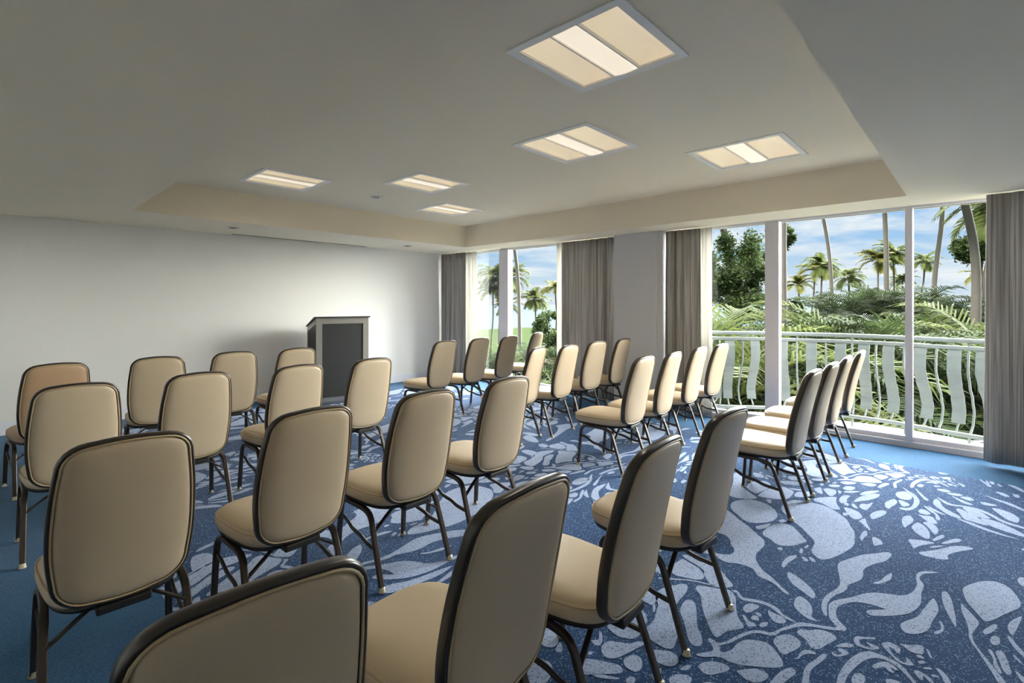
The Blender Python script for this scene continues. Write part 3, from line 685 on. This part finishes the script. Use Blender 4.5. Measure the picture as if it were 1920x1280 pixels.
def curtain(name, label, x, y0, y1, folds, amp, seed, m, flare=0.0, z0=0.03, z1=H - 0.012, nz=14, thick=0.006):
    rnd = random.Random(seed); ph = [rnd.uniform(0, 6.28) for _ in range(4)]; n = int(folds * 16)
    bm = bmesh.new(); R = []
    for j in range(nz + 1):
        q = j / nz; z = z1 + (z0 - z1) * q; row = []
        for i in range(n + 1):
            s = i / n; wv = s * folds * 2 * math.pi + 0.5 * math.sin(s * 7 + ph[0])
            a = amp * (0.55 + 0.45 * math.sin(s * 5.3 + ph[1] + q * 0.8)) * (0.65 + 0.45 * q)
            dx = a * math.sin(wv + 0.25 * math.sin(q * 3 + ph[2])) + 0.25 * a * math.sin(2.3 * wv + ph[3])
            yy = y0 + (y1 - y0) * s; yy += 0.30 * amp * math.cos(wv) + (s - 0.5) * flare * q
            row.append(bm.verts.new((x + dx, yy, z)))
        R.append(row)
    for j in range(nz):
        for i in range(n): bm.faces.new((R[j][i], R[j][i + 1], R[j + 1][i + 1], R[j + 1][i]))
    o = put(name, bm, m, smooth=True); sl = o.modifiers.new('thickness', 'SOLIDIFY'); sl.thickness = thick; sl.offset = 0
    return tag(o, label, 'curtain', 'floor length window curtains')
curtain('curtain', 'grey striped curtain in the front corner, left of the narrow window', 6.30, 7.10, 7.83, 5.5, 0.045, 3, M_linen, 0.02)
curtain('curtain', 'pale sunlit curtain edge at the left side of the narrow window', 6.35, 6.83, 7.30, 3.4, 0.035, 5, M_linen_lit, 0.0)
curtain('curtain', 'dark grey striped curtain between the narrow window and the grey column', 6.37, 3.872, 4.86, 7, 0.05, 7, M_linen, 0.0)
curtain('curtain', 'pale backlit curtain edge at the right side of the narrow window', 6.40, 4.86, 5.0, 1.5, 0.02, 8, M_linen_lit, 0.0)
curtain('curtain', 'grey striped curtain between the column and the balcony window', 6.385, 2.62, 3.122, 4.5, 0.05, 11, M_linen, 0.02)
curtain('curtain', 'bright sunlit curtain edge beside the left pane of the balcony window', 6.40, 2.48, 2.70, 1.8, 0.035, 12, M_linen_lit, 0.0)
curtain('curtain', 'wide grey striped curtain at the right edge of the balcony window', 6.20, -0.78, -0.055, 4.2, 0.075, 15, M_linen, 0.04)

# ---------------------------------------------------------------- balcony
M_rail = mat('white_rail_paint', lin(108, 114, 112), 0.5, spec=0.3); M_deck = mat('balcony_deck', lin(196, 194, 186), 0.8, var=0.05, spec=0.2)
RP = [Vector(p) for p in ((6.62, 3.12, 0), (6.86, 2.94, 0))]
for u, d in ((1345, 6.60), (1434, 6.49), (1500, 6.27), (1576, 6.05), (1640, 5.82), (1700, 5.57), (1760, 5.31), (1840, 5.02), (1920, 4.72)):
    p = at(u, HY, d); RP.append(Vector((p.x, p.y, 0)))
RP += [Vector((7.28, -0.62, 0)), Vector((6.95, -1.1, 0)), Vector((6.62, -1.35, 0))]
RC = spline(RP, 10)
def offc(off):
    o = []
    for i, p in enumerate(RC):
        t = RC[min(i + 1, len(RC) - 1)] - RC[max(i - 1, 0)]; t.normalize(); o.append(p + Vector((-t.y, t.x, 0)) * off)
    return o
def balcony():
    bm = bmesh.new(); C_ = [Vector((XW + 0.125, 3.12 + .3, 0))] + offc(0.28) + [Vector((XW + 0.125, -1.35 - .3, 0))]
    C_ = [p for p in C_ if p.x > XW + 0.12]
    top = [bm.verts.new((p.x, p.y, -0.02)) for p in C_]; bot = [bm.verts.new((p.x, p.y, -0.22)) for p in C_]
    bm.faces.new(top[::-1]); bm.faces.new(bot)
    for k in range(len(top)): bm.faces.new((top[k], top[(k + 1) % len(top)], bot[(k + 1) % len(top)], bot[k]))
    fixn(bm); tag(put('balcony_deck', bm, M_deck), 'white curved balcony floor slab outside the wide window', 'balcony')
    t = thing('balcony_railing', (RC[0].x, RC[0].y, 0), 0, 'white curved railing with S-shaped slats and rods outside the wide window', 'railing')
    o = Vector((RC[0].x, RC[0].y, 0)); loc = lambda p, z: Vector((p.x - o.x, p.y - o.y, z))
    bm = bmesh.new(); sweep(bm, [loc(p, 1.070) for p in RC], rrect(0.065, 0.045, 0.014)); fixn(bm); put('top_rail', bm, M_rail, t, smooth=True)
    bm = bmesh.new(); sweep(bm, [loc(p, 0.995) for p in RC], rrect(0.045, 0.04, 0.008)); fixn(bm); put('lower_rail', bm, M_rail, t)
    bm = bmesh.new(); sweep(bm, [loc(p, 0.10) for p in RC], rrect(0.05, 0.04, 0.008)); fixn(bm); put('bottom_rail', bm, M_rail, t)
    L = [0.0]
    for a, b in zip(RC, RC[1:]): L.append(L[-1] + (b - a).length)
    def ats(s):
        for i in range(len(RC) - 1):
            if L[i + 1] >= s:
                f = (s - L[i]) / (L[i + 1] - L[i]); p = RC[i].lerp(RC[i + 1], f); tt = (RC[i + 1] - RC[i]).normalized(); return p, tt
        return RC[-1], (RC[-1] - RC[-2]).normalized()
    def s_of(u):
        best = None
        for k in range(2000):
            s = L[-1] * k / 1999; p, _ = ats(s); d = p.dot(FW); uu = 960 + FPX * p.dot(RT) / d
            if best is None or abs(uu - u) < best[0]: best = (abs(uu - u), s)
        return best[1]
    def bul(z):
        K = [(1.0, 0), (0.9, -0.025), (0.75, -0.03), (0.6, 0.02), (0.45, 0.10), (0.32, 0.14), (0.2, 0.11), (0.1, 0.03)]
        for (a, x), (b, y) in zip(K, K[1:]):
            if a >= z >= b:
                f = (a - z) / (a - b); f = f * f * (3 - 2 * f); return x + (y - x) * f
        return 0
    seqs = [1368, 1415, 1468, 1521, 1576, 1620, 1667, 1727, 1790, 1845]; S = [s_of(u) for u in seqs]; st = 0.245
    while S[0] > 0.5: S.insert(0, S[0] - st)
    while S[-1] < L[-1] - 0.45: S.append(S[-1] + st)
    for k, s in enumerate(S):
        p, tt = ats(s); nn = Vector((-tt.y, tt.x, 0)); bm = bmesh.new(); zs = [0.975 - i * (0.975 - 0.19) / 22 for i in range(23)]
        sweep(bm, [loc(p, z) + nn * bul(z) for z in zs], rrect(0.115, 0.008, 0.002), up=nn); fixn(bm); sl = put('slat', bm, M_rail, t)
        bm = bmesh.new(); sweep(bm, [loc(p, z) + nn * (bul(z) + 0.014) for z in [0.98 - i * 0.86 / 24 for i in range(25)]], circ(0.010, 8), up=nn); fixn(bm); put('stem', bm, M_rail, sl)
        if k + 1 < len(S):
            p, tt = ats((s + S[k + 1]) / 2); nn = Vector((-tt.y, tt.x, 0)); bm = bmesh.new()
            sweep(bm, [loc(p, z) + nn * bul(z) for z in [0.98 - i * 0.86 / 24 for i in range(25)]], rrect(0.020, 0.020, 0.005), up=nn); fixn(bm); put('rod', bm, M_rail, t)
            if k % 2 == 0:
                bm = bmesh.new(); sweep(bm, [loc(p, 1.01), loc(p, 1.052)], circ(0.010, 8), up=nn); fixn(bm); put('rail_spacer', bm, M_rail, t)
                bm = bmesh.new(); sweep(bm, [loc(p, -0.018), loc(p, 0.085)], circ(0.012, 8), up=nn); fixn(bm); put('foot_post', bm, M_rail, t)
balcony()
bm = bmesh.new()
for off, z in ((0.55, -0.16), (0.72, -0.16), (0.90, -0.16)):
    pts = [p for p in offc(off)[10:]]; sweep(bm, [Vector((p.x, p.y, z)) for p in pts], rrect(0.07, 0.03, 0.004))
fixn(bm); tag(put('trellis_ledge', bm, mat('dark_trellis', lin(60, 66, 84), 0.7)), 'dark slatted ledge just beyond the white balcony floor', 'ledge')
# ---------------------------------------------------------------- garden
GZ = -4.2
M_ground = mat('garden_ground', lin(52, 62, 40), 0.95, var=0.4, vscale=1.5, spec=0.0)
bm = bmesh.new(); grid_mesh(bm, [XW + 0.7, 30, 90], [-80, -20, 20, 80], GZ, lambda x, y: False); tag(put('ground', bm, M_ground), kind='structure')
M_sea = mat('sea', lin(70, 80, 92), 0.9, spec=0.0)
bm = bmesh.new(); grid_mesh(bm, [90, 2500], [-2000, 2500], GZ - 1.5, lambda x, y: False); tag(put('sea', bm, M_sea), 'pale blue sea on the horizon beyond the palms', 'sea', kind='stuff')
bm = bmesh.new(); box(bm, 6.62, 6.9, -3.2, 8.2, GZ, -0.25); tag(put('wall_outer', bm, M_deck), kind='structure')
def leafmat(name, c, c2, tr=0.25, k=0.30):
    c = tuple(x * k for x in c[:3]) + (1,); c2 = tuple(x * k for x in c2[:3]) + (1,)
    m = bpy.data.materials.new(name); m.use_nodes = True; nt = m.node_tree; N = nt.nodes.new; L = nt.links.new; p = nt.nodes['Principled BSDF']; out = nt.nodes['Material Output']
    p.inputs['Roughness'].default_value = 0.7; p.inputs['Specular IOR Level'].default_value = 0.12
    tc = N('ShaderNodeTexCoord'); nz = N('ShaderNodeTexNoise'); nz.inputs['Scale'].default_value = 1.3; nz.inputs['Detail'].default_value = 5; L(tc.outputs['Object'], nz.inputs['Vector'])
    cr = N('ShaderNodeValToRGB'); cr.color_ramp.elements[0].position = 0.35; cr.color_ramp.elements[1].position = 0.65; cr.color_ramp.elements[0].color = c; cr.color_ramp.elements[1].color = c2
    L(nz.outputs['Fac'], cr.inputs[0]); L(cr.outputs[0], p.inputs['Base Color']); t = N('ShaderNodeBsdfTranslucent'); L(cr.outputs[0], t.inputs[0])
    mx = N('ShaderNodeMixShader'); mx.inputs[0].default_value = tr; L(p.outputs[0], mx.inputs[1]); L(t.outputs[0], mx.inputs[2]); L(mx.outputs[0], out.inputs[0]); return m
M_frond = leafmat('palm_green', lin(62, 76, 38), lin(126, 134, 76), k=0.6); M_frondy = leafmat('palm_yellow_green', lin(110, 116, 56), lin(168, 162, 92), k=0.42)
M_clump = leafmat('areca_green', lin(46, 64, 34), lin(106, 128, 74)); M_clumpl = leafmat('areca_light_green', lin(84, 108, 48), lin(152, 164, 92))
M_broad = leafmat('broad_leaf_green', lin(34, 58, 24), lin(112, 132, 76), k=0.5)
M_bark = mat('palm_bark', lin(92, 86, 80), 0.95, var=0.25, vscale=6, bump=0.6, bscale=14)
def frond(bm, base, az, el, length, droop, leaf, rnd, nl=22, w=0.045, vshape=0.5):
    """arching rachis with paired narrow leaflets"""
    d = Vector((math.cos(az), math.sin(az), 0)); side = Vector((-math.sin(az), math.cos(az), 0)); pts = []
    p = Vector(base); e = el; n = 10
    for i in range(n + 1):
        pts.append(p.copy()); p = p + (d * math.cos(e) + Vector((0, 0, math.sin(e)))) * (length / n); e -= droop / n
    sweep(bm, pts, circ(0.02 * length / 2.5, 4), scale=[1 - 0.8 * i / n for i in range(n + 1)], cap=False)
    for k in range(nl):
        q = 0.12 + 0.88 * k / (nl - 1); f = q * n; i = min(int(f), n - 1); b = pts[i].lerp(pts[i + 1], f - i); t = (pts[i + 1] - pts[i]).normalized(); up = side.cross(t)
        if up.z < 0: up = -up
        ll = leaf * (0.45 + 0.9 * math.sin(math.pi * min(1, q * 0.82 + 0.12))) * rnd.uniform(0.85, 1.1)
        for sg in (-1, 1):
            v = (side * sg * 0.85 + t * (0.45 + 0.5 * q) + up * vshape * rnd.uniform(0.3, 1.0) * 0.5).normalized(); m = b + v * ll * 0.55; tip = b + v * ll + Vector((0, 0, -1)) * ll * rnd.uniform(0.15, 0.45)
            wv = (t * w * 0.5)
            a = [bm.verts.new(x) for x in (b - wv, b + wv, m + wv * 0.8, m - wv * 0.8)]; tp = bm.verts.new(tip); bm.faces.new(a); bm.faces.new((a[3], a[2], tp))
def crown_mesh(name, m, seed, nf=28, r=2.9, leaf=0.75, spread=1.0):
    rnd = random.Random(seed); bm = bmesh.new()
    for k in range(nf):
        el = rnd.uniform(-0.15, 1.35); frond(bm, (0, 0, 0), k * 2.39996 + rnd.uniform(-.3, .3), el, r * rnd.uniform(0.8, 1.1), 1.15 + 0.45 * rnd.random(), leaf, rnd, nl=22, w=0.15)
    o = put(name, bm, m); return o
def clump_mesh(name, m, seed, nf=46, hgt=4.8, leaf=0.55):
    rnd = random.Random(seed); bm = bmesh.new()
    for k in range(nf):
        a = rnd.uniform(0, 6.28); r = rnd.uniform(0, 0.7); hh = hgt * rnd.uniform(0.35, 0.75); b = Vector((r * math.cos(a), r * math.sin(a), hh))
        az = a + rnd.uniform(-.6, .6); frond(bm, b, az, rnd.uniform(0.55, 1.35), rnd.uniform(1.6, 2.6), rnd.uniform(1.2, 2.0), leaf, rnd, nl=24, w=0.05, vshape=0.8)
    return put(name, bm, m)
def trunk_mesh(base, top, r0, r1, bend, parent, name='trunk'):
    base = Vector(base); top = Vector(top); mid = (base + top) / 2 + Vector(bend); bm = bmesh.new()
    P = spline([base, base.lerp(mid, .5) + Vector(bend) * .25, mid, mid.lerp(top, .5) + Vector(bend) * .25, top], 10); n = len(P)
    sweep(bm, P, circ(1, 10), up=Vector((0, 1, 0)), scale=[(r0 + (r1 - r0) * i / (n - 1)) * (1 + 0.035 * (i % 2)) for i in range(n)]); fixn(bm)
    return put(name, bm, M_bark, parent, smooth=True)
protoC = {}
def protos():
    for k in range(3): protoC['g%d' % k] = crown_mesh('crown', M_frond, 20 + k)
    for k in range(2): protoC['y%d' % k] = crown_mesh('crown', M_frondy, 40 + k, nf=18)
    for k in range(3): protoC['c%d' % k] = clump_mesh('fronds', M_clump, 60 + k)
    for k in range(2): protoC['l%d' % k] = clump_mesh('fronds', M_clumpl, 70 + k, nf=30)
    for o in protoC.values(): COL.objects.unlink(o)
protos()
USED = set()
def inst(key, parent, loc, rz, sc):
    s = protoC[key]; c = s.copy(); COL.objects.link(c); c.parent = parent; c.location = loc; c.rotation_euler = (0, 0, rz); c.scale = (sc, sc, sc); return c
rng = random.Random(5)
def palm(u0, v0, u1, v1, d, thick, label, crown='g0', csc=1.0, bend=0.4, group='palms beyond the windows', leanonly=False):
    base = at(u0, v0, d); top = at(u1, v1, d)
    g = at(u0 + (u0 - u1) * ((GZ - base.z) / (base.z - top.z)) * -1 if False else u0, v0, d)
    # extend the trunk line down to the ground
    dirv = (base - top); k = (GZ - top.z) / dirv.z; foot = top + dirv * min(k, 1.0) ; foot = Vector((foot.x, foot.y, GZ)) if k > 1.0 else top + dirv * k
    if k > 1: foot = Vector((base.x + dirv.x * 0.15, base.y + dirv.y * 0.15, GZ))
    t = thing('palm_tree', (foot.x, foot.y, GZ), 0, label, 'palm tree', group)
    org = Vector((foot.x, foot.y, GZ)); n = 24; r = thick * d / FPX / 2
    pts = [top - org, (top + base) / 2 + RT * bend - org, base - org, Vector((0, 0, 0))]
    bm = bmesh.new(); P = spline(pts[::-1], 10); m = len(P)
    sweep(bm, P, circ(1, 10), up=Vector((0, 1, 0)), scale=[r * (1.15 - 0.3 * i / (m - 1)) * (1 + 0.05 * (i % 2)) for i in range(m)]); fixn(bm); put('trunk', bm, M_bark, t, smooth=True)
    inst(crown, t, top - org, rng.uniform(0, 6), csc)
# tall palms whose crowns stand above the window head
palm(1470, 640, 1480, 180, 17, 11, 'tall grey palm trunk just right of the wide window post', 'g0', 1.0, -0.1)
palm(1562, 588, 1527, 330, 40, 6.5, 'slender palm trunk leaning left against the sky in the second pane', 'g1', 1.0, 0.35)
palm(1663, 600, 1654, 300, 36, 8.5, 'straight grey palm trunk left of the narrow window post', 'g2', 1.0, 0.1)
palm(1752, 535, 1768, 280, 36, 8, 'curved palm trunk right of the narrow window post', 'g1', 1.0, 0.25)
palm(1830, 640, 1785, 290, 22, 15, 'thick pale palm trunk bending left near the right curtain', 'g0', 1.0, 0.45)
palm(1845, 640, 1880, 380, 26, 10, 'grey palm trunk partly hidden by the right curtain', 'g2', 1.0, -0.3)
palm(1372, 560, 1335, 330, 23, 13, 'pale palm trunk leaning left behind the leftmost balcony pane', 'g1', 1.0, 0.15)
palm(975, 645, 952, 380, 40, 7, 'leaning palm trunk seen through the narrow window', 'g0', 1.0, 0.3)
# smaller palms near the shore with their crowns in view
SH = [(1520, 600, 1528, 508, 78, 'y0', 1.0, 'yellow green palm crown nearest the wide window post, upper left'), (1535, 600, 1541, 500, 70, 'g1', 0.95, 'green palm crown just left of the slender leaning trunk'),
      (1498, 600, 1497, 535, 80, 'y1', 1.0, 'yellow palm crown lowest beside the wide window post'), (1550, 600, 1548, 572, 75, 'g2', 0.7, 'small low palm between two leaning trunks in the second pane'),
      (1590, 575, 1591, 522, 80, 'g0', 0.95, 'lone palm crown right of the slender leaning trunk'), (1643, 600, 1646, 490, 75, 'y0', 1.15, 'tall yellow green palm crown left of the straight grey trunk'),
      (1676, 570, 1674, 474, 75, 'g1', 1.0, 'palm crown just behind the straight grey trunk'), (1690, 570, 1692, 527, 80, 'g2', 0.8, 'low palm crown touching the narrow window post on its left'),
      (1727, 560, 1734, 490, 78, 'g0', 0.85, 'palm crown between the narrow post and the curved trunk'), (1838, 600, 1842, 520, 70, 'y1', 0.9, 'yellowish palm crown beside the right curtain'),
      (921, 640, 924, 548, 60, 'y0', 0.9, 'yellow green palm crown low at the left of the narrow window'), (935, 640, 934, 520, 58, 'g1', 1.0, 'palm crown behind the narrow window post'),
      (953, 640, 957, 522, 60, 'g2', 0.95, 'palm crown between the narrow window post and the leaning trunk'), (950, 650, 952, 575, 62, 'g0', 0.7, 'small palm below the crown right of the narrow window post'),
      (1004, 640, 1002, 562, 66, 'g1', 0.85, 'palm crown alone at the right half of the narrow window'), (1042, 640, 1041, 540, 60, 'y1', 0.8, 'palm crown cut by the curtain at the narrow window')]
for u0, v0, u1, v1, d, c, s, lb in SH: palm(u0, v0, u1, v1, d * 0.8, 3.2, lb, c, s * 0.8, 0.1, 'shore palms with crowns in view')
# arching palm clumps
ORD = ['first', 'second', 'third', 'fourth', 'fifth', 'sixth', 'seventh', 'eighth', 'ninth', 'tenth', 'eleventh', 'twelfth', 'thirteenth', 'fourteenth', 'fifteenth', 'sixteenth']
def clumps(row, d, us, vtop, keys, what, seed):
    rnd = random.Random(seed)
    for i, u in enumerate(us):
        dd = d * rnd.uniform(0.92, 1.1); p = at(u, HY, dd); topz = CH - (vtop + rnd.uniform(-12, 12) - HY) * dd / FPX; sc = (topz - GZ) / 4.5
        t = thing('palm_clump', (p.x, p.y, GZ), 0, '%s %s, %s from the left' % (what, row, ORD[i]), 'palm clump', 'arching palm clumps ' + row)
        inst(keys[i % len(keys)], t, (0, 0, 0), rnd.uniform(0, 6.28), sc)
        bm = bmesh.new()
        for k in range(9):
            a = rnd.uniform(0, 6.28); r = rnd.uniform(.1, .7) * sc; sweep(bm, [(r * math.cos(a), r * math.sin(a), 0), (r * 1.05 * math.cos(a), r * 1.05 * math.sin(a), 2.8 * sc)], circ(0.04, 6))
        fixn(bm); put('stems', bm, M_frond, t)
clumps('behind the balcony railing', 12, [1318, 1352, 1392, 1440, 1490, 1545, 1600, 1655, 1705, 1755, 1805, 1855, 1910], 612, ['l0', 'c0', 'l1', 'c1', 'c2'], 'arching green palm clump', 3)
clumps('in the middle of the garden', 19, [1330, 1400, 1470, 1530, 1585, 1640, 1695, 1750, 1800, 1860], 603, ['c1', 'c2', 'l0', 'c0', 'c0'], 'dense green palm clump', 9)
clumps('at the back of the garden', 27, [1592, 1618, 1645, 1668, 1690, 1728, 1755, 1785], 545, ['c0', 'c1', 'c2'], 'dark tall palm clump', 12)
clumps('outside the narrow window', 26, [880, 915, 950, 985, 1015, 1040, 1070], 650, ['c2', 'c1', 'l1', 'c0'], 'green palm clump', 17)
clumps('close below the narrow window', 16, [900, 960, 1025, 1060], 700, ['c0', 'l1'], 'bright palm clump', 21)
clumps('just outside the leftmost balcony pane', 10, [1316, 1360], 588, ['l1', 'l0'], 'big bright arching palm clump', 31)
def broad(name, label, c, rx, rz, n, seed, m=None, trunk=True, leaf=0.16):
    rnd = random.Random(seed); t = thing(name, (c.x, c.y, GZ), 0, label, 'tree', 'broadleaf trees and shrubs in the garden'); org = Vector((c.x, c.y, GZ)); bm = bmesh.new()
    cen = []
    for k in range(max(14, int(rx * 26))):
        while True:
            v = Vector((rnd.uniform(-1, 1), rnd.uniform(-1, 1), rnd.uniform(-1, 1)))
            if v.length < 1: break
        cen.append(Vector((v.x * rx, v.y * rx, v.z * rz)) * 0.85)
    for k in range(n):
        q = cen[k % len(cen)]; v = Vector((rnd.gauss(0, 1), rnd.gauss(0, 1), rnd.gauss(0, 1))).normalized() * abs(rnd.gauss(0.5, 0.22)) * (rx * 0.22 + .15); p = q + v + (c - org)
        a = Vector((rnd.gauss(0, 1), rnd.gauss(0, 1), rnd.gauss(0, .6))).normalized(); b = a.cross(Vector((rnd.gauss(0, 1), rnd.gauss(0, 1), rnd.gauss(0, 1)))).normalized(); l = leaf * rnd.uniform(.6, 1.2)
        f = [bm.verts.new(p + a * x * l + b * y * l * 0.45) for x, y in ((-1, 0), (-.2, .9), (1, 0), (-.2, -.9))]; bm.faces.new(f)
    put('foliage', bm, m or M_broad, t)
    bm = bmesh.new(); sweep(bm, spline([(0.2, 0, 0), (0.1, 0.1, (c.z - GZ) * .5), (0, 0, c.z - GZ)], 6), circ(0.13, 8), up=Vector((0, 1, 0)), scale=[1 - .04 * i for i in range(13)])
    for q in cen[:10]: sweep(bm, [(0, 0, (c.z - GZ) * .7), tuple((c - org) + q * .5), tuple((c - org) + q)], circ(0.05, 6), up=Vector((0, 1, 0.1)), scale=[1, .6, .3])
    fixn(bm); put('trunk', bm, M_bark, t)
broad('broadleaf_tree', 'large leafy tree filling the leftmost balcony pane', at(1388, 515, 22), 1.85, 2.3, 20000, 1, leaf=0.09)
broad('broadleaf_tree', 'leafy tree top behind the thick pale trunk near the right curtain', at(1836, 465, 27), 1.25, 0.85, 6000, 2, leaf=0.11)
broad('broadleaf_tree', 'dark leafy tree just right of the wide window post, lower left', at(1475, 600, 26), 1.0, 1.3, 6000, 3, leaf=0.11)
broad('broadleaf_tree', 'narrow leafy tree beside the tall grey trunk at the window head', at(1468, 440, 25), 0.5, 0.9, 1400, 9, leaf=0.10)
broad('leafy_shrub', 'leafy tree at the right side of the narrow window', at(1030, 620, 30), 1.1, 1.5, 6000, 4, leaf=0.12)
broad('leafy_shrub', 'low dark shrub below the railing by the leftmost pane', at(1400, 720, 14), 1.2, 0.9, 4500, 5, leaf=0.10)
broad('leafy_shrub', 'low dark shrub below the railing in the middle pane', at(1600, 770, 15), 1.8, 0.8, 6000, 6, leaf=0.10)
broad('leafy_shrub', 'low dark shrub below the railing near the right curtain', at(1790, 760, 15), 1.6, 0.8, 6000, 7, leaf=0.10)
